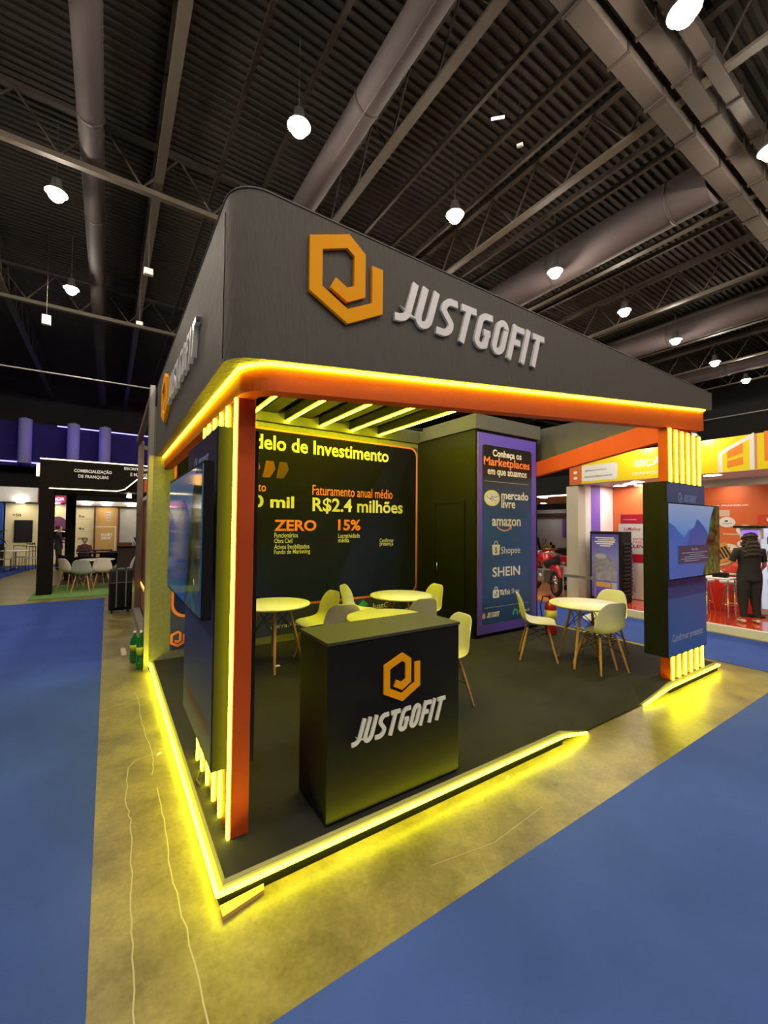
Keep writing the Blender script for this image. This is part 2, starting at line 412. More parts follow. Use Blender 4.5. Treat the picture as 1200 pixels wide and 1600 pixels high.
# ------------------------------------------------------------------ roof steel
def joist_y(x, label):
    t = thing('roof_truss', label, 'truss', (x, 12, 9.5), group='roof trusses over the hall')
    obj('bottom_chord', MB().box(x-.09, x+.09, -6, 31, 9.5, 9.56), M_STEELL, t)
    obj('top_chord', MB().box(x-.07, x+.07, -6, 31, 10.62, 10.72), M_STEEL, t)
    for i in range(26):
        y0 = -5+i*1.4
        if i == 0:
            a = obj('web_bar', MB().tube([(x, y0, 9.56), (x, y0+.7, 10.62)], .025, 5), M_STEEL, t)
            b = obj('web_bar', MB().tube([(x, y0+.7, 10.62), (x, y0+1.4, 9.56)], .025, 5), M_STEEL, t)
        else:
            for s_ in (a, b):
                c = s_.copy(); COL.objects.link(c); c.location = (0, 1.4*i, 0)
    return t
for i, x in enumerate([-7.4, -3.55, .3, 4.15, 8.0, 11.85, 15.7, 19.55, 23.4, 27.25]):
    joist_y(x, ['roof truss at far left of the ceiling', 'roof truss over the far left lamps', 'roof truss with pale flat chord left of the canopy corner',
                'roof truss with pale chord above the canopy logo', 'roof truss right of the pale ceiling tube', 'roof truss beyond the thick round duct',
                'roof truss over the third far lamp', 'roof truss over the fourth far lamp', 'roof truss over the last far lamps', 'roof truss nearest the far right hall wall'][i])
def purlin(x, label):
    o = tmb('roof_purlin', MB().box(x-.04, x+.04, 1.3, 31, 9.98, 10.1), M_STEEL, label, 'beam', (x, 12, 10), 'thin purlins between the trusses')
for x in [1.5, 2.5, 5.35, 6.3, 7.1, 9.05, 9.6, 13.1, 14.4, 17.0, 18.3, 20.8, 22.1]:
    purlin(x, 'thin dark steel purlin running between two roof trusses')
def duct(x, r, label, z=9.7, y0=1.5, y1=31):
    t = thing('round_duct', label, 'duct', (x, 12, z))
    obj('duct_tube', MB().tube([(x, y0, z), (x, y1, z)], r, 20), M_DUCT, t)
    for k in range(9):
        y = y0+.8+k*3.2
        obj('hanger_strap', MB().lathe([(r+.004, -.03), (r+.012, -.03), (r+.012, .03), (r+.004, .03)], (x, y, z), 20, axis='y'), M_STEEL, t)
duct(-.95, .22, 'slim round air duct at the left of the ceiling', y0=-6)
duct(3.38, .27, 'round purple-brown air duct above the canopy logo', y0=-6)
duct(10.8, .5, 'thick round purple-brown duct at the right of the ceiling')
duct(18.6, .45, 'round duct over the farther lamps at right')
duct(24.9, .35, 'round duct near the far end of the hall')
def trunk(y0, y1, z0, z1, label):
    t = thing('trunk_duct', label, 'duct', (10, (y0+y1)/2, z0))
    obj('duct_body', MB().box(-13.9, 31, y0, y1, z0, z1), M_TRUNK, t)
    x = -13.8
    first = None
    while x < 30:
        if first is None: first = obj('flange', MB().box(x, x+.05, y0-.025, y1+.025, z0-.025, z1+.02), M_STEEL, t); xf = x
        else:
            c = first.copy(); COL.objects.link(c); c.location = (x-xf, 0, 0)
        x += 1.25
trunk(1.12, 1.42, 9.35, 9.7, 'rectangular trunk duct across the upper right, nearer the round ducts')
trunk(.72, .98, 9.42, 9.7, 'middle rectangular trunk duct across the upper right')
trunk(.40, .60, 9.46, 9.66, 'slim rectangular trunk duct across the upper right corner')
def beam_x(y, label):
    t = thing('cross_truss', label, 'truss', (6, y, 9.4))
    obj('bottom_chord', MB().box(-13.9, 31, y-.07, y+.07, 9.36, 9.48), M_STEELL, t)
    obj('top_chord', MB().box(-13.9, 31, y-.07, y+.07, 10.5, 10.6), M_STEEL, t)
    for i in range(16):
        x0 = -12+i*1.5
        if i == 0:
            a = obj('web_bar', MB().tube([(x0, y, 9.48), (x0+.75, y, 10.5)], .03, 5), M_STEEL, t)
            b = obj('web_bar', MB().tube([(x0+.75, y, 10.5), (x0+1.5, y, 9.48)], .03, 5), M_STEEL, t)
        else:
            for s_ in (a, b):
                c = s_.copy(); COL.objects.link(c); c.location = (1.5*i, 0, 0)
beam_x(8.75, 'cross truss running behind the far left lamps')
beam_x(16.5, 'cross truss deep in the hall')
# small rigging pipe, white boxes and tubes hung under the ceiling
tmb('conduit_pipe', MB().tube([(-6, 16.4, 7), (1.5, 16.2, 7)], .03, 6), M_ALU, 'thin pale pipe across the dark hall left of the stand', 'pipe', (-2, 16.3, 7))
tmb('conduit_pipe', MB().tube([(3.28, -2, 9.3), (3.22, 5.5, 9.3)], .008, 6), M_STEELL, 'thin pale conduit beside the round duct above the logo', 'pipe', (3.2, 2, 9.3))
def hung_box(x, y, z, sx, sz, label):
    t = thing('hanging_box', label, 'box', (x, y, z))
    obj('case', MB().box(x-sx/2, x+sx/2, y-.06, y+.06, z-sz/2, z+sz/2, .015), M_WHITE, t)
    obj('drop_rod', MB().tube([(x, y, z+sz/2), (x, y, 10.8)], .008, 5), M_STEEL, t)
hung_box(-2.2, 14.15, 8, .22, .3, 'white box hung left of the stand under the lower left lamp')
hung_box(.215, 9.66, 8.05, .2, .16, 'upper small pale box on the rod left of the canopy')
hung_box(.2, 12.9, 8.05, .18, .12, 'lower small pale box on the rod left of the canopy')
tmb('tube_lamp', MB().tube([(4.28, 2.2, 8.05), (4.42, 2.06, 8.05)], .02, 6), mat('white tube glow', (1, 1, 1), emit=(.9, .95, 1), es=1.2), 'small white tube fitting hanging under the ceiling above the canopy', 'lamp', (4.3, 2.1, 8.05))
for x_, y_2, lb_ in [(4.35, 2.13, 'thin black wire holding the white tube fitting'), (5.0, 2.24, 'thin black wire holding the tiny white fitting')]:
    tmb('hanging_wire', MB().tube([(x_, y_2, 8.07), (x_, y_2, 10.8)], .0035, 4), M_BLACK, lb_, 'wire', (x_, y_2, 8.07))
tmb('tube_lamp', MB().tube([(4.98, 2.28, 8.05), (5.03, 2.2, 8.05)], .03, 6), M_WHITE, 'tiny white fitting right of the hanging white tube', 'lamp', (5, 2.2, 8.05))

# ------------------------------------------------------------------ high-bay lamps (real lights of the hall)
def make_lamp(x, y, z, label):
    t = thing('high_bay_lamp', label, 'lamp', (x, y, z), group='high bay lamps of the hall')
    obj('lamp_housing', MB().lathe([(.03, .38), (.09, .36), (.1, .22), (.2, .08), (.22, .05), (.21, .05)], (x, y, z), 16), M_LAMPB, t)
    obj('lamp_bulb', MB().lathe([(.0, -.13), (.08, -.11), (.13, -.06), (.155, .0), (.15, .05), (.02, .06)], (x, y, z), 12), M_LAMP, t)
    obj('hook', MB().tube([(x, y, z+.38), (x, y, 10.80)], .010, 5), M_LAMPB, t)
    return t
lab = {(2.25, 4.94): 'glowing ceiling lamp directly above the canopy logo', (6.1, 4.94): 'glowing ceiling lamp above the middle of the canopy',
       (-1.6, 9.4): 'upper glowing lamp at the left of the dark ceiling', (-1.6, 13.9): 'lower glowing lamp at the left of the dark ceiling',
       (9.95, 4.94): 'third lamp of the receding row right of the canopy logo', (13.8, 4.94): 'fourth lamp of the receding row at right',
       (17.65, 4.94): 'fifth lamp of the receding row at right', (21.5, 4.94): 'sixth lamp of the receding row at right',
       (25.35, 4.94): 'last lamp of the receding row at far right', (6.1, .3): 'lamp at the upper right edge of the picture', (9.95, .3): 'lamp at the right edge beside the trunk ducts'}
L0 = None
pts = [(2.25, 4.94), (6.1, 4.94), (-1.6, 9.4), (-1.6, 13.9), (9.95, 4.94), (13.8, 4.94), (17.65, 4.94), (21.5, 4.94), (25.35, 4.94), (6.1, .3), (9.95, .3),
       (-1.6, 4.94), (-5.45, 4.94), (-5.45, 9.4), (2.25, -4.2), (6.1, -4.2), (-1.6, -4.2), (-5.45, .3), (-5.45, -4.2), (9.95, -4.2), (13.8, .3),
       (6.1, 9.4), (9.95, 9.4), (13.8, 9.4), (17.65, 9.4), (2.25, .3), (-1.6, .3), (2.25, -8.7), (-1.6, -8.7), (6.1, -8.7)]
for p in pts:
    lb = lab.get(p, 'hall lamp outside the framed part of the ceiling')
    if L0 is None: L0 = make_lamp(p[0], p[1], 9.0, lb)
    else: dup(L0, (p[0], p[1], 9.0), 0, lb)

# ================================================================== THE STAND
# ---- platform
t = thing('stage_platform', 'low black carpeted platform with yellow LED edge under the stand', 'platform', (3, 2, 0))
XR = 5.99; XA, XB = 2.70, 4.66; RA, RB = 3.03, 4.05       # opening: LED drops from XA to RA and from XB to RB
mb = MB()
mb.box(.02, XA, .02, 3.9, .001, .09); mb.box(XA, XB, .45, 3.9, .001, .09); mb.box(XB, XR-.02, .02, 3.9, .001, .09)
obj('deck', mb, M_BLKM, t)
def quadstrip(mb, a, b):   # two poly-lines
    n = len(a); mb.add(list(a)+list(b), [(i, i+1, n+i+1, n+i) for i in range(n-1)]); return mb
mb = MB()
fr = [(.03, 0.03, .1), (XA, .03, .1), (RA, .02, .012), (RB, .02, .012), (XB, .03, .1), (XR-.03, .03, .1)]
bk = [(.03, .45, .1), (XA, .45, .1), (RA, .45, .1), (RB, .45, .1), (XB, .45, .1), (XR-.03, .45, .1)]
quadstrip(mb, fr, bk); quadstrip(mb, bk, [(p[0], 3.88, .1) for p in bk])
fr2 = [(p[0], p[1], .003) for p in fr]; quadstrip(mb, fr, fr2)
obj('carpet', mb, M_BLACKC, t)
def ledge(pts, off, name='edge_trim'):
    return quadstrip(MB(), pts, off)
obj('edge_trim', quadstrip(MB(), [(0, .0, .068), (XA, .0, .068), (RA, .0, .004)], [(.032, .032, .102), (XA, .032, .102), (RA, .03, .014)]), M_TRIM, t)
obj('edge_trim', quadstrip(MB(), [(RB, .0, .004), (XB, .0, .068), (XR, .0, .068)], [(RB, .03, .014), (XB, .032, .102), (XR-.032, .032, .102)]), M_TRIM, t)
obj('edge_trim', quadstrip(MB(), [(0, .0, .068), (0, 3.86, .068)], [(.032, .032, .102), (.032, 3.86, .102)]), M_TRIM, t)
obj('edge_trim', quadstrip(MB(), [(XR, .0, .068), (XR, 3.86, .068)], [(XR-.032, .032, .102), (XR-.032, 3.86, .102)]), M_TRIM, t)
for b_ in [(.021, XA, .004, .02, .001, .068), (XB, XR-.021, .004, .02, .001, .068), (.004, .02, .004, 3.88, .001, .068), (XR-.02, XR-.004, .004, 3.88, .001, .068)]: obj('skirt', MB().box(*b_), M_BLKM, t)
def led(pts, parent, r=.011, name='led_strip', m=None):
    return obj(name, MB().tube(pts, r, 6, smooth=False), m or M_LED, parent)
led([(-.01, -.01, .072), (XA, -.01, .072), (RA, -.012, .014)], t)
led([(RB, -.012, .014), (XB, -.01, .072), (XR+.01, -.01, .072)], t)
led([(-.01, -.01, .072), (-.01, 3.84, .072)], t)
led([(XR+.01, -.01, .072), (XR+.01, 3.84, .072)], t, r=.007)

# ---- canopy: fascia with rounded corner, tapered front, orange beams
t = thing('stand_canopy', 'wedge-shaped charcoal canopy with orange hexagon mark and white letters', 'canopy', (3, 2, 2.6))
CAN = t
ZT = 3.515; XE = 5.93; YE = 3.98
zb = lambda x: 2.635+max(0, x-.12)*.1165
path = [(0, YE)]+[(0, 2.6), (0, 1.2), (0, .3)]
r_ = .17; path = [(0, YE), (0, 2.6), (0, 1.2), (0, r_)]
for k in range(1, 9):
    a = math.radians(180+90*k/8); path.append((r_+r_*math.cos(a), r_+r_*math.sin(a)))
ncorner = len(path)-1
path += [(x, 0) for x in (.8, 1.6, 2.4, 3.2, 4.0, 4.8, 5.4, XE)]
def inset(i, d):
    P = [Vector(p) for p in path]; a = P[max(0, i-1)]; c = P[min(len(P)-1, i+1)]; tt = (c-a).normalized(); nn = Vector((-tt.y, tt.x))
    return P[i]+nn*d
mb = MB(); n = len(path)
bot = [(p[0], p[1], zb(p[0])) for p in path]; top = [(p[0], p[1], ZT) for p in path]
mid = [(p[0], p[1], (zb(p[0])+ZT)/2) for p in path]
mb.add(bot+mid+top, [(i, i+1, n+i+1, n+i) for i in range(n-1)]+[(n+i, n+i+1, 2*n+i+1, 2*n+i) for i in range(n-1)], True)
ib = [(*inset(i, .11)[:], zb(path[i][0])) for i in range(n)]; it = [(q[0], q[1], ZT) for q in ib]
quadstrip(mb, bot, ib); quadstrip(mb, top, it); quadstrip(mb, ib, it)
mb.add([bot[-1], ib[-1], it[-1], top[-1]], [(0, 1, 2, 3)]); mb.add([bot[0], ib[0], it[0], top[0]], [(0, 3, 2, 1)])
obj('fascia', mb, M_FASC, t)
obj('corner_seam', MB().box(-.003, .004, r_-.004, r_+.004, 2.66, 3.44), M_BLACK, t)
obj('top_piping', MB().tube([(p[0], p[1], ZT) for p in path], .006, 5), M_GREY, t)
# right side fascia, sloping down towards the back
mb = MB()
rb = lambda y: 3.31-.178*(y-.05)
mb.add([(XE, 0, 3.31), (XE, 3.9, rb(3.9)), (XE, 3.9, ZT), (XE, 0, ZT), (XE-.08, .11, 3.31), (XE-.08, 3.9, rb(3.9)), (XE-.08, 3.9, ZT), (XE-.08, .11, ZT)],
       [(0, 1, 2, 3), (4, 7, 6, 5), (0, 4, 5, 1), (3, 2, 6, 7), (1, 5, 6, 2), (0, 3, 7, 4)])
obj('side_fascia', mb, M_FASC, t)
# orange beams
bz = lambda x: 2.480+.0955*x
def beam_mb(P, Q, th, z0a, z0b, z1a, z1b):
    P, Q = Vector(P), Vector(Q); d = (Q-P).normalized(); nn = Vector((-d.y, d.x))*th
    vs = [(P.x, P.y, z0a), (Q.x, Q.y, z0b), (Q.x+nn.x, Q.y+nn.y, z0b), (P.x+nn.x, P.y+nn.y, z0a), (P.x, P.y, z1a), (Q.x, Q.y, z1b), (Q.x+nn.x, Q.y+nn.y, z1b), (P.x+nn.x, P.y+nn.y, z1a)]
    return MB().add(vs, [(0, 3, 2, 1), (4, 5, 6, 7), (0, 1, 5, 4), (1, 2, 6, 5), (2, 3, 7, 6), (3, 0, 4, 7)])
# one wrapped beam: left run, rounded corner, front run
bp = [(.10, 3.94), (.10, .5), (.10, .20)]
for k in range(1, 7):
    a = math.radians(180+90*k/6); bp.append((.25+.15*math.cos(a), .20+.15*math.sin(a)))
bp += [(x, .05) for x in (1.2, 2.4, 3.6, 4.8, 5.80)]
def ins(pa, i, d):
    P = [Vector(p) for p in pa]; a = P[max(0, i-1)]; c = P[min(len(P)-1, i+1)]; tt = (c-a).normalized(); nn = Vector((-tt.y, tt.x)); return P[i]+nn*d
mb = MB(); n = len(bp)
zlo = [2.500 if i < 3 else max(2.497, bz(p[0])) for i, p in enumerate(bp)]; zhi = [zb(p[0]) for p in bp]
A = [(p[0], p[1], zlo[i]) for i, p in enumerate(bp)]; B = [(p[0], p[1], zhi[i]) for i, p in enumerate(bp)]
C = [(*ins(bp, i, .10)[:], zlo[i]) for i in range(n)]; D = [(*ins(bp, i, .10)[:], zhi[i]+.02) for i in range(n)]
quadstrip(mb, A, B); quadstrip(mb, A, C); quadstrip(mb, C, D)
mb.add([A[-1], C[-1], D[-1], B[-1]], [(0, 1, 2, 3)])
for k in range(len(mb.sm)): mb.sm[k] = True
o = obj('orange_beam', mb, M_ORANGE, t)
for p in o.data.polygons: p.use_smooth = False
mb = beam_mb((5.70, 3.9), (5.70, .15), -.10, 2.43, 2.985, 2.62, 3.29)
obj('orange_beam', mb, M_ORANGE, t)
# LED along the fascia's foot
lp = [(.088, 3.95, 2.640), (.088, .5, 2.640), (.088, .20, 2.640)]
for k in range(1, 7):
    a = math.radians(180+90*k/6); x = .25+.162*math.cos(a); lp.append((x, .20+.162*math.sin(a), zb(x)-.002))
lp += [(x, .038, zb(x)-.004) for x in (1.2, 2.4, 3.6, 4.8, 5.79)]
led(lp, t, .014)
# signs on the fascia
PF = Plane((0, 0, 0), (1, 0, 0), (0, 0, 1), (0, -1, 0), t)
logo_mark(PF, .632, 3.206, .235, .262, M_OLOGO, .022)
logo_word(PF, .945, 3.062, 2.45, 3.34, .30, M_WLOGO, .02)
PL = Plane((0, 0, 0), (0, -1, 0), (0, 0, 1), (-1, 0, 0), t)
logo_mark(PL, -2.66, 3.08, .27, .25, M_OLOGO, .03)
logo_word(PL, -2.33, 2.93, -.82, 3.16, .32, M_WLOGO, .03)

# ---- inner roof: joists with LED tubes under them
t = thing('ceiling_grille', 'black roof joists with five yellow LED tubes inside the stand', 'ceiling grille', (2.2, 2, 3.3))
for k, x in enumerate([.60, 1.13, 1.67, 2.21, 2.74, 3.28]):
    j = obj('joist', MB().box(x-.035, x+.035, .16, 3.78, 3.32, 3.46), M_JOIST, t)
    if k: led([(x, .35, 3.302), (x, 3.76, 3.302)], j, .013, 'led_tube', M_TUBE)
for k, x in enumerate([.86, 1.40, 1.94, 2.47, 3.01]):
    obj('joist', MB().box(x-.10, x+.10, .16, 3.78, 3.40, 3.49), mat('grey joist board', (.03, .03, .027), .8, spec=.1), t)
obj('roof_cover', MB().box(.13, 3.7, .14, 3.8, 3.495, 3.505), M_BLACK, t)
obj('cross_joist', MB().box(.13, 4.1, 3.60, 3.66, 3.46, 3.50), M_JOIST, t)

# ---- pillars
def pillar(label, boxv, bars, seam):
    t = thing('light_pillar', label, 'pillar', (boxv[0], boxv[2], .1))
    obj('post', MB().box(*boxv, bev=.006), M_ORANGE, t)
    for b_ in bars: obj('led_bar', MB().box(*b_, bev=.004), M_LED, t)
    return t
LB = [.315, .49, .66, .845, 1.03, 1.19]
pillar('orange left pillar lined with yellow LED bars beside the counter', (.109, .209, .27, 1.26, .1, 2.52),
       [(.094, .109, y-.014, y+.014, .102, 2.50) for y in [.285]+LB[1:]], 0)
RBX = [4.825, 4.985, 5.145, 5.305, 5.465, 5.625]
pillar('orange right pillar striped with yellow LED bars at top and foot', (4.775, 5.665, .045, .145, .1, 2.945),
       [(x-.018, x+.018, .03, .045, .102, 2.93) for x in RBX], 0)

# ---- poster boxes on the pillars with screens in front
M_BPANEL = grad_mat('blue poster', [(0, (.035, .14, .55)), (.5, (.03, .16, .50)), (1, (.05, .10, .32))], 'Z', 0, 1.9)
def poster_box(label, bx, plane_args, w, h):
    t = thing('poster_box', label, 'display panel', (bx[0], bx[2], bx[4]))
    obj('box_body', MB().box(*bx, bev=.004), M_BLACK, t)
    return t, Plane(*plane_args, t)
t, P = poster_box('black box panel with blue poster on the right pillar', (4.545, 5.565, -.03, .21, .40, 2.305),
                  ((4.545, -.03, .40), (1, 0, 0), (0, 0, 1), (0, -1, 0)), 1, 1)
P.rect('poster', .012, .012, 1.008, 1.895, M_BPANEL, 1)
logo_mark(P, .34, 1.735, .05, .065, mat('pale blue print', (.25, .35, .75), .5), .001, 2, 'printed_mark')
logo_word(P, .42, 1.69, .78, 1.775, .3, MATS['pale blue print'], .001, 2)
P.text('Confirmar presença', .10, .13, .90, .235, mat('pale lilac print', (.45, .48, .72), .5), 2, .015)
t, P = poster_box('black box panel with blue poster on the left pillar', (.02, .25, .335, 1.345, .45, 2.345),
                  ((.02, 1.345, .45), (0, -1, 0), (0, 0, 1), (-1, 0, 0)), 1, 1)
P.rect('poster', .012, .012, .998, 1.885, grad_mat('navy poster', [(0, (.03, .035, .075)), (.6, (.035, .045, .12)), (1, (.010, .010, .014))], 'Z', 0, 1.75), 1)
P.text('Confirmar presença', .10, .13, .90, .235, M_ORPD, 2, .015)
logo_mark(P, .34, 1.735, .05, .065, MATS['pale blue print'], .001, 2, 'printed_mark')
logo_word(P, .42, 1.69, .78, 1.775, .3, MATS['pale blue print'], .001, 2)

def scr(name, c, e=.55):
    m = mat(name, tuple(x*.15 for x in c), .08, emit=c, es=e, spec=.6); return m
def scr_noise(name, c1, c2, sc, e):
    m = mat(name, (0.01, 0.01, 0.01), .08, spec=.6); nt = m.node_tree; b = nt.nodes['Principled BSDF']
    tc = nt.nodes.new('ShaderNodeTexCoord'); n1 = nt.nodes.new('ShaderNodeTexNoise'); n1.inputs['Scale'].default_value = sc; n1.inputs['Detail'].default_value = 6
    nt.links.new(tc.outputs['Object'], n1.inputs['Vector']); cr = nt.nodes.new('ShaderNodeValToRGB')
    cr.color_ramp.elements[0].position = .4; cr.color_ramp.elements[0].color = (*c1, 1); cr.color_ramp.elements[1].position = .62; cr.color_ramp.elements[1].color = (*c2, 1)
    nt.links.new(n1.outputs['Fac'], cr.inputs[0]); nt.links.new(cr.outputs[0], b.inputs['Emission Color']); b.inputs['Emission Strength'].default_value = e
    return m
def television(label, ta, O, U, N, W, H, e, tagc):
    """flat screen: O lower-left corner of its face"""
    O, U, N = Vector(O), Vector(U), Vector(N); V = Vector((0, 0, 1))
    t = thing('television', label, 'screen', O)
    mb = MB(); mb.prism([(0, 0), (W, 0), (W, H), (0, H)], O, U, V, N, -.045, 0); obj('casing', mb, M_BLACK, t)
    mb = MB(); mb.prism([(W*.3, H*.25), (W*.7, H*.25), (W*.7, H*.75), (W*.3, H*.75)], O, U, V, N, -ta, -.045); obj('wall_bracket', mb, M_WIRE, t)
    P = Plane(O, U, V, N, t)
    skyg = bpy.data.materials.new('screen sky '+tagc); skyg = grad_mat('screen sky '+tagc, [(0, (.02, .12, .42)), (.55, (.06, .25, .62)), (1, (.30, .42, .62))], 'Z', 0, H, .08, e, .6)
    for n_ in ('Base Color',):
        l = [l for l in skyg.node_tree.links if l.to_socket.name == n_]
        for k in l: skyg.node_tree.links.remove(k)
        skyg.node_tree.nodes['Principled BSDF'].inputs[n_].default_value = (.01, .01, .015, 1)
    P.rect('screen_picture', .012, .015, W-.012, H-.012, skyg, 1)
    q = lambda pts: [(.012+a*(W-.024), .015+b_*(H-.027)) for a, b_ in pts]
    P.poly('screen_picture', q([(0, .12), (.0, .75), (.10, .70), (.18, .62), (.27, .55), (.38, .66), (.46, .60), (.58, .5), (.66, .12)]), scr('screen far ridge '+tagc, (.03, .13, .45), e), 2)
    P.poly('screen_picture', q([(.30, .10), (.34, .50), (.42, .68), (.45, .66), (.52, .80), (.56, .79), (.66, .70), (.74, .60), (.82, .10)]), scr('screen ridge '+tagc, (.02, .09, .34), e), 3)
    P.poly('screen_picture', q([(0, 0), (0, .15), (.25, .19), (.55, .16), (.8, .12), (.8, 0)]), scr('screen lake '+tagc, (.015, .12, .40), e), 4)
    P.poly('screen_picture', q([(.62, 0), (.70, .25), (.68, .40), (.76, .62), (.80, .82), (.88, 1), (1, 1), (1, 0)]), scr_noise('screen hillside '+tagc, (.002, .006, .003), (.06, .13, .03), 9, e), 5)
    P.poly('screen_picture', q([(.66, 0), (.74, .12), (.80, .30), (.86, .22), (.92, .06), (.94, 0)]), scr_noise('screen meadow '+tagc, (.02, .05, .01), (.10, .22, .04), 14, e), 6)
    if tagc == 'r':
        P.rect('message_box', .155*W, .20*H, .74*W, .44*H, scr('screen message box', (.03, .06, .12), .5), 7)
        mp = scr('screen message text', (.35, .45, .6), .6)
        P.text('Sem Sinal', .40*W, .375*H, .52*W, .405*H, mp, 8)
        for k, (a, b_) in enumerate([(.22, .70), (.36, .60), (.26, .66), (.20, .71), (.26, .55)]):
            P.rect('message_line', a*W, (.34-.027*k)*H, b_*W, (.346-.027*k)*H, mp, 8)
    return t
television('wall screen with blue mountain picture on the right pillar', .115, (4.285, -.15, 1.255), (1, 0, 0), (0, -1, 0), 1.345, .805, .7, 'r')
television('glossy wall screen on the left pillar seen edge-on', .125, (-.11, 1.25, 1.35), (0, -1, 0), (-1, 0, 0), 1.27, .745, .22, 'l')

# ---- back wall with printed panel
t = thing('partition_wall', 'felt-covered back wall with dark printed investment panel', 'wall', (2, 3.85, .1))
obj('wall_board', MB().box(-.02, 4.15, 3.80, 3.90, .1, 3.26), M_FELT, t)
obj('wall_edge', MB().box(-.075, -.021, 3.80, 3.98, 0.0, 3.52), M_ALU, t)
obj('cornice', MB().box(.0, 4.15, 3.74, 3.79, 3.265, 3.515), M_GREY, t)
P = Plane((0, 3.80, 0), (1, 0, 0), (0, 0, 1), (0, -1, 0), t)
M_PLOW = mat('blue violet poster vinyl', (.045, .055, .20), .4)
M_PDARK = grad_mat('dark poster vinyl', [(0, (.015, .022, .14)), (.45, (.010, .011, .055)), (1, (.006, .005, .010))], 'Z', .7, 3.2, .6, spec=.08)
for nd in M_PDARK.node_tree.nodes:
    if nd.type == 'MAP_RANGE': nd.inputs[1].default_value = .6; nd.inputs[2].default_value = 3.1
P.rect('poster', .21, .20, 4.14, 3.19, M_PLOW, 1)
P.poly('orange_frame', rrect(.215, .60, 4.135, 3.185, .16, 6), M_ORP, 2)
P.poly('dark_panel', rrect(.245, .635, 4.105, 3.155, .14, 6), M_PDARK, 3)
P.text('Modelo de Investimento', .87, 2.87, 3.51, 3.085, M_CREAMP, 4, .022)
P.text('Investimento', .72, 2.265, 1.395, 2.39, M_ORP, 4)
P.text('R$100 mil', .55, 2.01, 1.821, 2.215, M_CREAMP, 4, .03)
P.text('Faturamento anual médio', 2.112, 2.25, 3.596, 2.405, M_ORP, 4, .004)
P.text('R$2.4 milhões', 2.115, 1.97, 3.816, 2.215, M_CREAMP, 4, .022)
P.text('ZERO', 1.523, 1.70, 2.185, 1.868, M_ORP, 4, .03)
for i, s_ in enumerate(['Funcionários', 'Obra Civil', 'Ativos Imobilizados', 'Fundo de Marketing']):
    P.text(s_, 1.53, [1.605, 1.525, 1.437, 1.347][i], [1.888, 1.80, 2.074, 2.086][i], [1.675, 1.592, 1.508, 1.43][i], M_GREYP if 0 else M_WHITEP, 4, .008)
P.text('15%', 2.555, 1.708, 2.966, 1.885, M_ORP, 4, .03)
P.text('Lucratividade', 2.558, 1.59, 2.955, 1.662, M_WHITEP, 4, .008)
P.text('média', 2.559, 1.52, 2.755, 1.59, M_WHITEP, 4, .008)
P.text('Confirmar', 3.341, 1.51, 3.63, 1.575, M_WHITEP, 4, .008)
P.text('presença', 3.342, 1.43, 3.618, 1.502, M_WHITEP, 4, .008)
for i, x in enumerate([1.18, 1.40, 1.60]):
    P.poly('slanted_bar', [(x-.06, 2.47), (x+.05, 2.47), (x+.13, 2.60), (x+.10, 2.71), (x-.01, 2.71), (x-.03, 2.60)],
           [M_ORPD, mat('dim orange print', (.19, .055, .015), .6), mat('dimmer orange print', (.09, .03, .012), .6)][i], 4)
# row of small marks on the lower strip
logo_mark(P, .30, .335, .085, .105, M_ORP, .001, 3, 'printed_mark')
logo_word(P, .43, .25, 1.05, .37, .3, M_WHITEP, .001, 3)
P.poly('printed_arrow', [(2.98, .36), (3.08, .36), (3.08, .48), (3.14, .48), (3.03, .58), (2.92, .48), (2.98, .48)], mat('green print', (.05, .5, .22), .5), 3)
P.text('JustGo', 3.20, .38, 3.62, .50, M_WHITEP, 3, .02)
P.text('Lucratividade', 1.5, .30, 2.1, .36, M_WHITEP, 3)

# ---- storage room box with marketplace banner
t = thing('storage_room', 'black storage room box with door and grey top trim', 'booth room', (4.9, 3.1, .1))
mb = MB(); mb.box(4.155, 5.64, 2.395, 3.9, .1, 3.28); obj('room_walls', mb, M_BLACK, t)
obj('top_trim', MB().box(4.13, 5.69, 2.365, 3.9, 3.285, 3.512), M_GREY, t)
P = Plane((4.155, 3.9, .1), (0, -1, 0), (0, 0, 1), (-1, 0, 0), t)
d = obj('door_leaf', MB().box(4.143, 4.154, 2.66, 3.29, .13, 2.155), M_BLKM, t)
for b_ in [(4.135, 4.154, 2.61, 2.655, .1, 2.205), (4.135, 4.154, 3.295, 3.34, .1, 2.205), (4.135, 4.154, 2.655, 3.295, 2.16, 2.205)]:
    obj('door_frame', MB().box(*b_), M_BLKM, t)
obj('door_handle', MB().tube([(4.142, 3.22, 1.02), (4.11, 3.22, 1.02), (4.11, 3.22, 1.18), (4.142, 3.22, 1.18)], .008, 6), M_CHROME, d, 'chrome bar handle')
t = thing('marketplace_banner', 'tall purple and blue banner listing online marketplaces', 'banner', (4.85, 2.38, .15))
obj('banner_board', MB().box(4.185, 5.57, 2.365, 2.393, .16, 3.235), mat('indigo vinyl', (.13, .085, .65), .35), t)
P = Plane((0, 2.365, 0), (1, 0, 0), (0, 0, 1), (0, -1, 0), t)
M_BANN = grad_mat('banner vinyl', [(0, (.02, .075, .24)), (.55, (.02, .09, .32)), (.78, (.02, .04, .12)), (.86, (.012, .012, .016)), (1, (.012, .012, .014))], 'Z', 0, 2.9, .35)
P.poly('banner_print', rrect(4.27, .30, 5.45, 3.055, .05), M_BANN, 1)
P.text('Conheça os', 4.50, 2.865, 5.19, 3.0, M_WHITEP, 2, .03)
P.text('Marketplaces', 4.30, 2.70, 5.40, 2.875, M_ORP, 2, .022)
P.text('em que atuamos', 4.385, 2.565, 5.32, 2.70, M_WHITEP, 2, .022)
P.rect('divider_line', 4.32, 2.49, 5.37, 2.497, M_GREYP, 2)
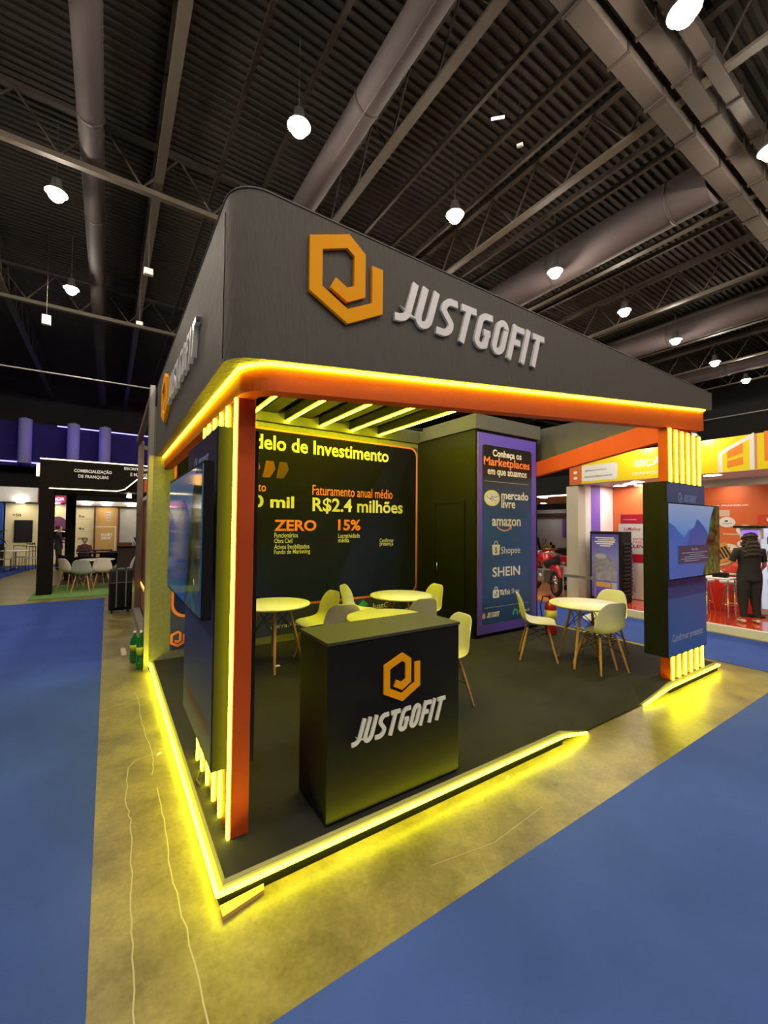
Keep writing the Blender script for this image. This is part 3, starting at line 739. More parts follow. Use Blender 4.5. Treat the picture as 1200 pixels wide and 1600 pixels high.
P.rect('divider_line', 4.32, .545, 5.37, .552, M_GREYP, 2)
P.ell('handshake_badge', 4.485, 2.235, .178, .125, M_YELP, 2, 24)
P.ell('handshake_badge', 4.485, 2.235, .158, .105, mat('pale badge print', (.55, .6, .7), .5), 3, 24)
P.poly('handshake_badge', [(4.34, 2.26), (4.42, 2.275), (4.48, 2.255), (4.55, 2.275), (4.63, 2.26), (4.58, 2.20), (4.51, 2.155), (4.46, 2.155), (4.39, 2.20)], M_WHITEP, 4)
P.stroke('handshake_badge', [[(4.335, 2.27), (4.41, 2.235), (4.47, 2.20), (4.50, 2.165)], [(4.635, 2.27), (4.54, 2.245), (4.48, 2.255), (4.44, 2.225), (4.50, 2.225), (4.57, 2.185)]], .009, mat('navy print', (.03, .05, .2), .5), 5)
P.text('mercado', 4.70, 2.225, 5.36, 2.36, M_WHITEP, 2, .02)
P.text('livre', 4.70, 2.085, 5.03, 2.23, M_WHITEP, 2, .02)
P.text('amazon', 4.485, 1.80, 5.165, 1.915, M_WHITEP, 2, .022)
P.stroke('smile_arrow', [[(4.60, 1.79), (4.67, 1.745), (4.77, 1.725), (4.86, 1.74), (4.925, 1.785)], [(4.87, 1.795), (4.935, 1.795), (4.925, 1.74)]], .020, mat('salmon print', (.75, .35, .25), .5), 2)
P.poly('shopping_bag', [(4.50, 1.35), (4.65, 1.35), (4.665, 1.51), (4.485, 1.51)], M_WHITEP, 2)
P.stroke('shopping_bag', arc(4.575, 1.51, .04, .055, 0, 180, 8), .013, M_WHITEP, 2)
P.text('S', 4.55, 1.375, 4.60, 1.47, MATS['navy print'], 3, .03)
P.text('Shopee', 4.69, 1.33, 5.15, 1.475, M_WHITEP, 2)
P.text('SHEIN', 4.495, 1.01, 5.145, 1.16, M_WHITEP, 2, .018)
P.poly('shopping_bag', rrect(4.505, .685, 4.645, .81, .02), M_WHITEP, 2)
P.stroke('shopping_bag', arc(4.575, .81, .035, .045, 0, 180, 8), .011, M_WHITEP, 2)
P.stroke('music_note', [[(4.585, .79), (4.585, .73)]+arc(4.565, .73, .02, .02, 0, -270, 8), [(4.585, .79), (4.60, .765), (4.62, .76)]], .011, MATS['navy print'], 3)
P.text('TikTok', 4.665, .715, 4.91, .80, M_WHITEP, 2, .03)
P.text('Shop', 4.94, .705, 5.125, .80, M_WHITEP, 2)
P.ell('printed_ring', 4.305, .43, .04, .05, mat('pink print', (.6, .2, .2), .5), 2, 14)
logo_mark(P, 4.305, .43, .025, .032, M_WHITEP, .001, 3, 'printed_mark')
logo_word(P, 4.365, .395, 4.66, .475, .3, M_WHITEP, .001, 2)
P.stroke('recycle_mark', [[(4.98, .38), (4.99, .44), (5.03, .475)], [(5.05, .465), (5.08, .42), (5.07, .375)]], .028, mat('mint print', (.10, .62, .45), .5), 2)
P.text('JustBack', 5.11, .385, 5.40, .455, M_WHITEP, 2, .01)

# ---- reception counter
t = thing('reception_counter', 'black reception counter with orange hexagon mark and white letters', 'counter', (1.08, .27, .1))
obj('counter_body', MB().box(.579, 1.588, .068, .467, .112, 1.108, .003), M_BLACK, t)
obj('counter_top', MB().box(.573, 1.594, .062, .473, 1.109, 1.128, .002), mat('black counter top', (.055, .055, .05), .6, spec=.2), t)
obj('plinth', MB().box(.59, 1.577, .08, .455, .101, .112), M_BLKM, t)
P = Plane((0, .067, 0), (1, 0, 0), (0, 0, 1), (0, -1, 0), t)
logo_mark(P, 1.094, .846, .14, .151, M_OLOGO, .012)
logo_word(P, .727, .505, 1.462, .652, .33, M_WLOGO, .010)

# ---- chairs and tables of the stand
def shell_mesh():
    prof = [(.235, .428, .155, .0, .02), (.225, .443, .195, .0, .022), (.16, .447, .222, .0, .03), (.07, .438, .232, .0, .040), (-.02, .432, .234, .0, .048),
            (-.10, .434, .233, .012, .056), (-.165, .462, .230, .03, .052), (-.20, .53, .226, .052, .03), (-.215, .61, .220, .062, .012), (-.23, .69, .205, .056, .004),
            (-.245, .76, .182, .040, .0), (-.256, .805, .150, .024, .0), (-.262, .828, .095, .012, .0)]
    S = [-1, -.85, -.6, -.3, 0, .3, .6, .85, 1]; mb = MB(); vs = []
    for (y, z, hw, fw, up) in prof:
        for s_ in S:
            k = abs(s_)**2.4; vs.append((s_*hw, y+fw*k, z+up*k))
    n = len(S); mb.add(vs, [(i*n+k, i*n+k+1, (i+1)*n+k+1, (i+1)*n+k) for i in range(len(prof)-1) for k in range(n-1)], True)
    me = bpy.data.meshes.new('s'); me.from_pydata(mb.v, [], mb.f); fix_normals(me)
    o = bpy.data.objects.new('s', me); COL.objects.link(o)
    so = o.modifiers.new('s', 'SOLIDIFY'); so.thickness = .009; so.offset = 0
    su = o.modifiers.new('u', 'SUBSURF'); su.levels = 1; su.render_levels = 1
    m2 = evalmesh(o); bpy.data.objects.remove(o)
    m2.polygons.foreach_set('use_smooth', [True]*len(m2.polygons)); m2.name = 'seat_shell'
    return m2
SH = shell_mesh()
def make_chair(label, group, m=M_SHELL):
    t = thing('shell_chair', label, 'chair', (0, 0, 0), group=group)
    me = SH.copy(); me.materials.clear(); me.materials.append(m)
    link('seat_shell', me, t, Vector((0, 0, 0)))
    tops = [(-.12, .12), (.12, .12), (-.12, -.12), (.12, -.12)]; bots = [(-.20, .23), (.20, .23), (-.20, -.22), (.20, -.22)]
    for (a, b_), (c, d) in zip(tops, bots):
        obj('leg', MB().tube([(a, b_, .405), (a+(c-a)*.4, b_+(d-b_)*.4, .24), (c, d, .0)], [.012, .0155, .0105], 8), M_WOOD, t)
    mb = MB()
    for (a, b_) in tops: mb.tube([(a, b_, .40), (a*.7, b_*.7, .432)], .006, 5)
    at = lambda i, z: (tops[i][0]+(bots[i][0]-tops[i][0])*(1-z/.405), tops[i][1]+(bots[i][1]-tops[i][1])*(1-z/.405), z)
    for i, j in ((0, 1), (1, 3), (3, 2), (2, 0)):
        mb.tube([at(i, .37), at(j, .20)], .0042, 5); mb.tube([at(i, .20), at(j, .37)], .0042, 5)
    mb.tube([at(0, .385), at(1, .385), at(3, .385), at(2, .385), at(0, .385)], .0045, 5)
    obj('wire_brace', mb, M_WIRE, t)
    return t
def make_table(label, group, R=.43, H=.74):
    t = thing('round_table', label, 'table', (0, 0, 0), group=group)
    obj('tabletop', MB().lathe([(.0, H-.026), (R-.02, H-.026), (R-.002, H-.018), (R, H-.008), (R-.004, H), (.0, H)], n=48), M_TTOP, t)
    P = [(-.12, -.12), (.12, -.12), (.12, .12), (-.12, .12)]; Q = [(-.25, -.25), (.25, -.25), (.25, .25), (-.25, .25)]
    for (a, b_), (c, d) in zip(P, Q):
        obj('leg', MB().tube([(a, b_, H-.03), (a+(c-a)*.35, b_+(d-b_)*.35, H*.62), (c, d, 0)], [.015, .019, .013], 8), M_WOOD, t)
    at = lambda i, z: (P[i][0]+(Q[i][0]-P[i][0])*(1-z/(H-.03)), P[i][1]+(Q[i][1]-P[i][1])*(1-z/(H-.03)), z)
    mb = MB()
    for i in range(4):
        j = (i+1) % 4; mb.tube([at(i, .66), at(j, .38)], .0048, 5); mb.tube([at(i, .38), at(j, .66)], .0048, 5)
    obj('wire_brace', mb, M_WIRE, t)
    return t
Zp = .101
def face(dx, dy): return math.atan2(dy, dx)-PI/2     # chair faces +y locally
G = 'cream shell chairs inside the stand'
CH = [((1.80, 2.86), (-1, -.12), 'cream shell chair facing left beside the leftmost round table'),
      ((1.80, 2.22), (.35, .94), 'cream shell chair seen from behind left of the front table'),
      ((2.56, 3.14), (.66, -.75), 'cream shell chair in profile facing right by the back wall'),
      ((2.77, 2.08), (.1, 1), 'cream shell chair seen from behind in front of the back table'),
      ((3.40, 2.68), (-1, .05), 'cream shell chair at the right of the back table, against the storage wall'),
      ((2.25, .98), (-1, .16), 'cream shell chair peeking out right of the counter'),
      ((4.22, 1.36), (.60, -.72), 'cream shell chair at the left of the right-hand table by the purple banner'),
      ((4.50, .68), (.30, .95), 'cream shell chair with its back to the viewer at the right-hand table'),
      ((5.16, .98), (-1, -.05), 'cream shell chair behind the right-hand table, facing left'),
      ((.72, 3.15), (.75, -.6), 'cream shell chair mostly hidden by the left pillar')]
c0 = None
for (x, y), (dx, dy), lb in CH:
    if c0 is None:
        c0 = make_chair(lb, G); c0.location = (x, y, Zp); c0.rotation_euler = (0, 0, face(dx, dy))
    else: dup(c0, (x, y, Zp), face(dx, dy), lb)
t0 = make_table('white round table at the left, partly behind the orange pillar', 'white round tables inside the stand')
t0.location = (1.23, 2.88, Zp); t0.rotation_euler = (0, 0, .5)
dup(t0, (2.925, 2.60, Zp), .7, 'white round table at the back by the printed wall')
dup(t0, (1.99, 1.55, Zp), .9, 'white round table just behind the counter')
dup(t0, (4.55, .89, Zp), .95, 'white round table with dark wire brace left of the right pillar')

# ---- small things around the stand
def bottle(x, y, h, label, z=0.0):
    t = thing('plastic_bottle', label, 'bottle', (x, y, z))
    mg = mat('green bottle plastic', (.02, .28, .05), .12, trans=.5, coat=.4)
    obj('bottle_body', MB().lathe([(.0, .0), (.045, .0), (.052, .02), (.052, h*.25), (.048, h*.3), (.052, h*.36), (.052, h*.62), (.040, h*.76), (.016, h*.88), (.015, h*.95), (0, h*.95)], (x, y, z), 16), mg, t)
    obj('label_band', MB().lathe([(.0525, h*.38), (.0535, h*.38), (.0535, h*.58), (.0525, h*.58)], (x, y, z), 16), mat('lime label', (.5, .6, .03), .5), t)
    obj('bottle_cap', MB().lathe([(.0, h), (.016, h), (.018, h*.955), (.018, h*.94), (0, h*.94)], (x, y, z), 12), M_WHITE, t)
bottle(-.095, 3.93, .46, 'green plastic bottle standing at the back left corner of the platform')
bottle(-.15, 4.22, .40, 'green plastic bottle behind the other one at the platform corner')
t = thing('fire_extinguisher', 'red fire extinguisher standing behind the cream chair near the purple banner', 'fire extinguisher', (5.42, 1.99, Zp))
x, y, z = 5.42, 1.99, Zp
obj('cylinder', MB().lathe([(0, 0), (.085, 0), (.09, .02), (.09, .42), (.075, .48), (.03, .53), (.03, .56), (0, .56)], (x, y, z), 20), M_RED, t)
obj('label_band', MB().lathe([(.0905, .16), (.0915, .16), (.0915, .38), (.0905, .38)], (x, y, z), 20), mat('extinguisher label', (.55, .5, .12), .5, noise=.6, nscale=18), t)
obj('valve', MB().box(x-.03, x+.03, y-.02, y+.02, z+.56, z+.60).box(x-.10, x+.02, y-.012, y+.012, z+.61, z+.63), M_RED, t)
obj('hose', MB().tube([(x-.02, y, z+.58), (x-.14, y+.04, z+.60), (x-.19, y+.05, z+.45), (x-.16, y+.03, z+.2), (x-.11, y, z+.12)], .011, 7), M_RUB, t)
tmb('paper_scrap', MB().box(1.22, 1.28, 2.77, 2.81, .102, .117, .006), M_WHITE, 'small white scrap on the black carpet beside the left table', 'paper', (1.25, 2.79, .1))
tmb('wood_shim', MB().add([(.0, -.075, .001), (.20, -.035, .001), (.21, .0, .001), (.0, -.01, .001), (.0, -.075, .022), (.20, -.035, .022), (.21, .0, .022), (.0, -.01, .022)],
    [(0, 3, 2, 1), (4, 5, 6, 7), (0, 1, 5, 4), (1, 2, 6, 5), (2, 3, 7, 6), (3, 0, 4, 7)]), mat('raw pine', (.62, .40, .14), .7), 'thin wooden shim under the front corner of the platform', 'wood', (.1, 0, 0))
for i, (x, y, a) in enumerate([(-.10, 1.62, .4), (1.95, -.06, .2), (2.42, -.07, .1), (5.35, -.06, .3)]):
    s_ = .022; ca, sa = math.cos(a)*s_, math.sin(a)*s_
    tmb('tape_scrap', MB().add([(x-ca, y-sa, .001), (x+ca, y-sa*.2, .004), (x+ca*.8, y+sa+.01, .012), (x-ca*.6, y+sa+.008, .002)], [(0, 1, 2), (0, 2, 3), (0, 3, 1), (1, 3, 2)]),
        mat('tape', (.7, .65, .4), .6), ['curled scrap of tape on the concrete left of the platform', 'small scrap of tape at the foot of the counter side edge', 'small pointed scrap just before the ramp opening', 'small scrap at the right end of the platform'][i], 'tape', (x, y, 0))
tmb('stage_cable', MB().tube([(.12, 1.05, .112), (.08, 1.0, .108), (.05, .92, .108), (.06, .84, .112)], .006, 6), M_RUB, 'short black cable on the carpet by the left pillar foot', 'cable', (.07, .95, .1))
tmb('cardboard_strip', MB().box(-.28, -.22, 4.6, 5.0, .001, .006), mat('pale card', (.5, .42, .3), .8), 'pale card strip lying on the concrete near the green bottles', 'cardboard', (-.25, 4.8, 0))
#PART2
# ================================================================== PEOPLE
def skin_mesh(verts, edges, radii, root=0, sub=2, name='body'):
    me = bpy.data.meshes.new('k'); me.from_pydata(verts, edges, []); o = bpy.data.objects.new('k', me); COL.objects.link(o)
    md = o.modifiers.new('s', 'SKIN'); md.use_smooth_shade = True
    sv = me.skin_vertices[0].data
    for i, r in enumerate(radii):
        sv[i].radius = (r, r) if not isinstance(r, tuple) else r
        sv[i].use_root = (i == root)
    su = o.modifiers.new('u', 'SUBSURF'); su.levels = sub; su.render_levels = sub
    m2 = evalmesh(o); bpy.data.objects.remove(o); bpy.data.meshes.remove(me)
    m2.polygons.foreach_set('use_smooth', [True]*len(m2.polygons)); m2.name = name
    return m2
def put(me, m, parent, name, label=None):
    me.materials.clear(); me.materials.append(m); return link(name, me, parent, Vector((0, 0, 0)), label)
def hand_chain(V, E, R, wi, d, up, fl=1.0):
    """palm and five fingers from wrist vertex wi along d; up = back of hand"""
    w = Vector(V[wi]); d = Vector(d).normalized(); up = Vector(up).normalized(); sd = d.cross(up).normalized()
    p = w+d*.055; V.append(p[:]); R.append((.030, .017)); E.append((wi, len(V)-1)); pi_ = len(V)-1
    for k, (off, ln) in enumerate([(-.03, .062), (-.010, .072), (.010, .070), (.029, .055)]):
        a = p+sd*off*.8+d*.03; b_ = a+d*ln*.5*fl-up*.012; c = b_+d*ln*.45*fl-up*.028
        V.append(a[:]); R.append(.0095); E.append((pi_, len(V)-1))
        V.append(b_[:]); R.append(.0085); E.append((len(V)-2, len(V)-1))
        V.append(c[:]); R.append(.0075); E.append((len(V)-2, len(V)-1))
    a = w+d*.03-sd*.035; b_ = a-sd*.022+d*.035
    V.append(a[:]); R.append(.011); E.append((wi, len(V)-1)); V.append(b_[:]); R.append(.0085); E.append((len(V)-2, len(V)-1))
def make_person(label, loc, rz, h=1.6, arms=None, legs='stand', top=None, trou=None, shoe=None, hair=None, hairlen=0.0, bulk=1.0, sleeve=.5, head_turn=0.0):
    """faces local +y, right hand at +x"""
    t = thing('person', label, 'person', loc, rz)
    k = h/1.7; b_ = bulk
    sit = legs == 'sit'
    pz = .93 if not sit else .50
    V = [(0, 0, pz), (0, .0, pz+.14), (0, -.01, pz+.30), (0, -.01, pz+.44), (0, .0, pz+.55), (0, .01, pz+.60)]
    R = [(.145*b_, .115*b_), (.125*b_, .10*b_), (.135*b_, .10*b_), (.145*b_, .09*b_), (.055, .055), (.048, .05)]
    E = [(0, 1), (1, 2), (2, 3), (3, 4), (4, 5)]
    hv = len(V); V += [(0, .02, pz+.68), (0, .022, pz+.745), (0, .01, pz+.79)]; R += [(.066, .078), (.074, .088), (.055, .065)]; E += [(5, hv), (hv, hv+1), (hv+1, hv+2)]
    V.append((0, .10, pz+.69)); R.append(.017); E.append((hv, len(V)-1))     # nose
    for s_ in (-1, 1):
        V.append((s_*.078, .0, pz+.70)); R.append(.014); E.append((hv, len(V)-1))   # ears
    def limb(pts, rs, start):
        ids = []; prev = start
        for p, r in zip(pts, rs):
            V.append(p); R.append(r); E.append((prev, len(V)-1)); prev = len(V)-1; ids.append(prev)
        return ids
    LG = {}
    for s_ in (-1, 1):
        if sit: pts_ = [(s_*.095, .08, .50), (s_*.12, .44, .49), (s_*.12, .46, .09), (s_*.12, .58, .035)]
        elif legs == 'stride': pts_ = [(s_*.09, 0, .84), (s_*.10, .04+s_*.06, .48), (s_*.11, s_*.10, .09), (s_*.12, .12+s_*.10, .035)]
        else: pts_ = [(s_*.09, 0, .84), (s_*.10, .02, .48), (s_*.115, -.02, .09), (s_*.13, .11, .035)]
        LG[s_] = limb(pts_, [.088*b_, .06*b_, .042, .034], 0)
    arms = arms or {-1: [(-.25, .0, 1.10), (-.26, .10, .88)], 1: [(.25, .0, 1.10), (.26, .10, .88)]}
    AR = {}
    for s_ in (-1, 1):
        e_, w_ = arms[s_]; dz = pz-.93
        e_ = (e_[0], e_[1], e_[2]+dz); w_ = (w_[0], w_[1], w_[2]+dz)
        AR[s_] = limb([(s_*.175*b_, -.01, pz+.46), e_, w_], [.050, .038, .026], 3)
        hand_chain(V, E, R, AR[s_][-1], Vector(w_)-Vector(e_), (0, 0, 1))
    sc = lambda vs: [(x*k, y*k, z*k) for x, y, z in vs]
    scr_ = lambda rs: [(r[0]*k, r[1]*k) if isinstance(r, tuple) else r*k for r in rs]
    put(skin_mesh(sc(V), E, scr_(R), 0), M_SKIN, t, 'body')
    # clothing grown from the same joints, a little larger
    g = .012
    def cloth(ids, rr, name, m, edges):
        mp = {a: i for i, a in enumerate(ids)}
        put(skin_mesh(sc([V[i] for i in ids]), [(mp[a], mp[c]) for a, c in edges], scr_(rr), 0), m, t, name)
    def bigger(i, e=g):
        r = R[i]; return (r[0]+e, r[1]+e) if isinstance(r, tuple) else r+e
    def loft(mb, rings, n=18):
        vs = [(cx+rx*math.cos(2*PI*q/n), cy2+ry*math.sin(2*PI*q/n), z) for (cx, cy2, z, rx, ry) in rings for q in range(n)]
        vs = sc(vs); mb.add(vs, [(a*n+q, a*n+(q+1) % n, (a+1)*n+(q+1) % n, (a+1)*n+q) for a in range(len(rings)-1) for q in range(n)], True)
        mb.add(vs[:n], [tuple(range(n))]); mb.add(vs[-n:], [tuple(range(n))])
    def put_mb(name, mb, m):
        me = bpy.data.meshes.new(name); me.from_pydata(mb.v, [], mb.f); me.polygons.foreach_set('use_smooth', mb.sm); put(me, m, t, name)
    mb = MB()
    loft(mb, [(0, 0, pz-(.10 if not sit else .0), .172*b_, .142*b_), (0, 0, pz+.02, .170*b_, .142*b_), (0, 0, pz+.14, .146*b_, .122*b_), (0, -.005, pz+.28, .154*b_, .124*b_),
              (0, -.01, pz+.40, .172*b_, .115*b_), (0, -.01, pz+.48, .176*b_, .112), (0, -.005, pz+.53, .125, .092), (0, 0, pz+.56, .075, .070)])
    for s_ in (-1, 1):
        a, e_, w_ = [Vector(V[q]) for q in AR[s_]]; st_ = Vector((s_*.10*b_, -.01, pz+.455))
        pl_ = [st_, a, a.lerp(e_, .5), a.lerp(e_, .75 if sleeve < 1 else 1.0)]+([e_.lerp(w_, .5), e_.lerp(w_, .92)] if sleeve > 1 else [])
        mb.tube(sc([tuple(p) for p in pl_]), scr_([.070, .074, .060, .057, .048, .040][:len(pl_)]), 14)
    put_mb('shirt', mb, top or M_BCLOTH)
    mb = MB()
    loft(mb, [(0, 0, pz+.09, .130*b_, .105*b_), (0, 0, pz, .156*b_, .130*b_), (0, 0, pz-.07, .166*b_, .136*b_), (0, 0, pz-.13, .150*b_, .12*b_)] if not sit else
             [(0, 0, pz+.09, .130*b_, .105*b_), (0, 0, pz, .166*b_, .136*b_), (0, 0, pz-.06, .160*b_, .13*b_)])
    for s_ in (-1, 1):
        a, b2, c = [Vector(V[q]) for q in LG[s_][:3]]; st_ = Vector((s_*.08, 0, pz-.03))
        mb.tube(sc([tuple(p) for p in (st_, a, a.lerp(b2, .5), b2, b2.lerp(c, .5), c+Vector((0, 0, .02)))]), scr_([.085*b_, .100*b_, .092*b_, .074*b_, .066, .058]), 16)
    put_mb('trousers', mb, trou or M_BCLOTH)
    for s_ in (-1, 1):
        c, d = LG[s_][2], LG[s_][3]; vc, vd = Vector(V[c]), Vector(V[d])
        pts_ = [(vc.x, vc.y-.045, .035), (vc.x, vc.y+.02, .04), (vd.x, vd.y+.03, .03)]
        put(skin_mesh(sc(pts_), [(0, 1), (1, 2)], scr_([.036, (.042, .038), (.040, .028)]), 0), shoe or M_WHITE, t, 'shoe')
    # eyes and mouth
    for s_ in (-1, 1):
        mb = MB().lathe([(0, -.009), (.008, -.004), (.009, 0), (.008, .004), (0, .009)], (s_*.03*k, .094*k, (pz+.725)*k), 8); obj('eye', mb, M_WHITE, t)
    # hair
    hz = pz+.745
    hv_ = [(0, .012, hz+.05), (0, -.025, hz+.01), (0, -.045, hz-.07)]; hr = [(.104, .100), (.112, .108), (.104, .088)]
    he = [(0, 1), (1, 2)]
    if hairlen > 0:
        n0 = 3
        while (len(hv_)-2)*.08 < hairlen:
            kk = len(hv_)-2; wv = .10+.06*min(1, kk/3.0)
            hv_.append((.012*math.sin(kk*2.1), -.085-.01*kk, hz-.07-.085*kk)); hr.append((wv, .072)); he.append((len(hv_)-2, len(hv_)-1))
        for s_ in (-1, 1):
            hv_.append((s_*.085, -.02, hz-.06)); hr.append((.035, .045)); he.append((1, len(hv_)-1))
            hv_.append((s_*.125, -.05, hz-.20)); hr.append((.045, .05)); he.append((len(hv_)-2, len(hv_)-1))
    me = skin_mesh(sc(hv_), he, scr_(hr), 0, 3)
    rnd = random.Random(5)
    for v in me.vertices:
        p = v.co; f_ = .010 if hairlen else .003
        v.co = p+Vector((math.sin(p.z*95+p.x*60), math.sin(p.z*80+p.y*70+1), math.sin(p.x*120+p.y*90)))*f_
    put(me, hair or M_HAIR, t, 'hair')
    return t

# ================================================================== RIGHT-HAND BOOTH (yellow sign)
M_YEL = mat('yellow sign vinyl', (.80, .62, .01), .35)
M_ORW = mat('orange red booth wall', (.62, .13, .035), .5, noise=.08, nscale=2)
M_PURP = mat('violet booth panel', (.17, .10, .50), .5)
M_BEIGE = mat('beige booth side', (.50, .46, .36), .7)
M_REDF = mat('glossy red booth floor', (.58, .06, .02), .10, coat=.6)
M_SPOTG = mat('booth downlight glow', (1, 1, 1), emit=(1, .93, .82), es=38)
t = thing('booth_floor', 'raised glossy red floor with white edge of the yellow-signed booth', 'floor', (9.5, 0, 0))
obj('deck', MB().box(8.45, 11.4, -6, 3.7, .001, .125), M_REDF, t)
obj('edge_strip', MB().box(8.33, 8.449, -6, 3.75, .001, .13), mat('white edge trim', (.62, .60, .55), .5), t)
t = thing('booth_walls', 'orange, violet and white walls of the yellow-signed booth', 'booth', (10, 1, .12))
obj('wall_panel', MB().box(10.9, 11.05, -6, 3.55, .13, 2.78), M_ORW, t, 'orange red wall panel')
obj('wall_panel', MB().box(10.2, 10.88, 2.3, 3.5,   .13, 2.809), M_ORW, t)
obj('wall_panel', MB().box(8.6, 8.9, 3.46, 3.75, .13, 2.75), M_BEIGE, t, 'beige end pilaster')
obj('wall_panel', MB().box(8.91, 9.2, 3.5, 3.6, .13, 2.809), M_WHITE, t, 'white side panel')
obj('wall_panel', MB().box(9.2, 9.62, 3.5, 3.6, .13, 2.809), M_PURP, t, 'violet side panel')
obj('wall_panel', MB().box(9.62, 10.2, 3.5, 3.6,   .13, 2.809), M_WHITE, t, 'white side panel')
obj('booth_ceiling', MB().box(8.77, 11.05, -6, 3.7, 2.81, 2.87), M_WHITE, t)
obj('ceiling_lip', MB().box(10.1, 10.15, -6, 2.2, 2.66, 2.809), mat('cream lip', (.55, .53, .45), .6), t)
P = Plane((10.9, 0, 0), (0, -1, 0), (0, 0, 1), (-1, 0, 0), t)
P.text('MODELO DA FRANQUIA', -2.05, 2.275, -1.0, 2.315, M_WHITEP, 1, .02)
P.rect('plate_print', -1.52, 2.06, -1.33, 2.20, mat('beige print', (.6, .45, .35), .5), 1)
for (u, v, ru) in [(-1.38, 1.93, .15), (-1.07, 1.76, .15), (-1.35, 1.34, .16), (-1.10, 1.46, .11), (-.75, 1.60, .13)]:
    P.ell('printed_circle', u, v, ru, ru*.75, M_WHITE, 1, 24)
    P.rect('circle_print', u-.04, v+.01, u+.02, v+.04, M_BLKM, 2); P.rect('circle_print', u-.08, v-.035, u+.08, v-.025, M_BLKM, 2)
P.rect('circle_print', -1.45, 1.66, -1.12, 1.675, M_WHITEP, 1)
# sign band
t = thing('booth_sign', 'yellow sign band with house outline and white lettering above the red-floored booth', 'sign', (8.55, 0, 2.75))
obj('sign_board', MB().box(8.60, 8.74, -6, 3.67, 2.79, 3.40), M_YEL, t)
obj('sign_soffit', MB().box(8.59, 8.75, -6, 3.67, 2.78, 2.789), M_ALU, t)
P = Plane((8.60, 0, 0), (0, -1, 0), (0, 0, 1), (-1, 0, 0), t)
P.rect('orange_end', -3.67, 2.795, -3.37, 3.395, mat('red orange vinyl', (.62, .13, .03), .4), 1)
for v in (3.06, 2.93):
    P.ell('printed_icon', -3.52, v, .05, .035, M_WHITEP, 2, 14)
P.poly('white_label', rrect(-3.36, 2.84, -2.56, 3.20, .05), M_WHITE, 1)
P.text('@italcanourbano', -3.28, 3.05, -2.80, 3.10, M_GREYP if 0 else M_BLKM, 2)
P.text('italcanourbano.com.br', -3.30, 2.915, -2.66, 2.965, M_BLKM, 2)
P.text('SEÇÃO', -2.22, 3.02, -1.55, 3.21, M_WHITE, 1, .03)
P.text('FRANQUIA DE V', -2.25, 2.87, -1.35, 2.94, M_WHITE, 1, .02)
M_OD = mat('orange house print', (.75, .22, .02), .4)
P.stroke('house_outline', [(-.76, 2.80), (-.76, 3.13), (-.32, 3.375), (-.32, 2.80)], .06, M_WHITE, 1)
P.poly('house_window', [(-.66, 3.02), (-.44, 3.10), (-.44, 3.27), (-.66, 3.15)], M_OD, 2)
P.poly('house_window', [(-.66, 2.86), (-.44, 2.90), (-.44, 3.03), (-.66, 2.98)], M_OD, 2)
P.rect('house_outline', -.285, 2.80, -.255, 3.39, mat('pink print', (.6, .2, .2), .5), 2)
P.stroke('house_outline', [(-.10, 2.92), (-.10, 3.36), (.16, 3.36), (.16, 2.92)], .12, M_OD, 2)
# down-lights: discs that give real light
def downlight(x, y, z, label, e=1.0, r=.14):
    t = thing('downlight', label, 'lamp', (x, y, z))
    obj('trim_ring', MB().lathe([(r, .0), (r+.018, .0), (r+.018, .02), (r, .02)], (x, y, z-.02), 20), M_WHITE, t)
    obj('light_disc', MB().lathe([(0, .004), (r, .004), (r, .018), (0, .018)], (x, y, z-.02), 20), M_SPOTG, t)
    return t
for x, y, lb in [(9.18, 2.44, 'nearest down-light in the booth ceiling above the totem'), (9.76, 3.09, 'second down-light in the booth ceiling beside the white panel'), (10.05, 2.75, 'down-light near the corner of the orange wall'),
                 (9.5, 2.75, 'middle down-light of the group in the booth ceiling'), (9.9, 2.2, 'down-light behind the right pillar'), (10.5, 1.3, 'down-light close to the orange wall'), (8.98, 1.0, 'down-light behind the yellow sign by the house outline'), (9.7, .1, 'down-light over the fridge'), (9.4, -1.6, 'down-light out of frame at right')]:
    downlight(x, y, 2.808, lb)
# outside arms lighting the sign
def arm_light(y, label):
    t = thing('sign_floodlight', label, 'lamp', (8.25, y, 3.46), group='flood lights over the yellow sign')
    obj('arm', MB().tube([(8.6, y, 3.42), (8.45, y, 3.50), (8.22, y, 3.50)], .012, 6), M_ALU, t)
    obj('lamp_head', MB().box(8.16, 8.26, y-.06, y+.06, 3.47, 3.52), M_ALU, t)
    obj('lamp_face', MB().box(8.262, 8.27, y-.05, y+.05, 3.44, 3.51), mat('sign floodlight glow', (1, 1, 1), emit=(1, .95, .85), es=260), t)
arm_light(2.1, 'small flood light over the white lettering of the yellow sign')
arm_light(1.05, 'small flood light over the yellow sign behind the right pillar')
# totem with purple screen
t = thing('display_totem', 'tall black display totem with violet poster screen in the yellow-signed booth', 'display', (8.9, 2.95, .13))
obj('totem_body', MB().box(8.86, 9.30, 2.62, 3.33, .13, 1.70, .01), M_BLACK, t)
for k in range(14): obj('side_fin', MB().box(8.92, 9.26, 2.585, 2.619, .30+.085*k, .345+.085*k), M_RUB, t)
P = Plane((8.86, 0, 0), (0, -1, 0), (0, 0, 1), (-1, 0, 0), t)
P.rect('poster_screen', -3.29, .22, -2.68, 1.64, grad_mat('violet screen', [(0, (.08, .05, .35)), (.6, (.16, .16, .35)), (1, (.06, .04, .22))], 'Z', .2, 1.5, .3, .35), 1)
for k, (a, b_) in enumerate([(-3.2, -2.78), (-3.15, -2.75), (-3.22, -2.76), (-3.18, -2.8), (-3.1, -2.86)]):
    P.rect('poster_line', a, 1.545-.045*k, b_, 1.57-.045*k, M_WHITEP if k != 1 else M_YELP, 2)
M_FIG = mat('poster figures', (.3, .3, .36), .5, noise=.7, nscale=9)
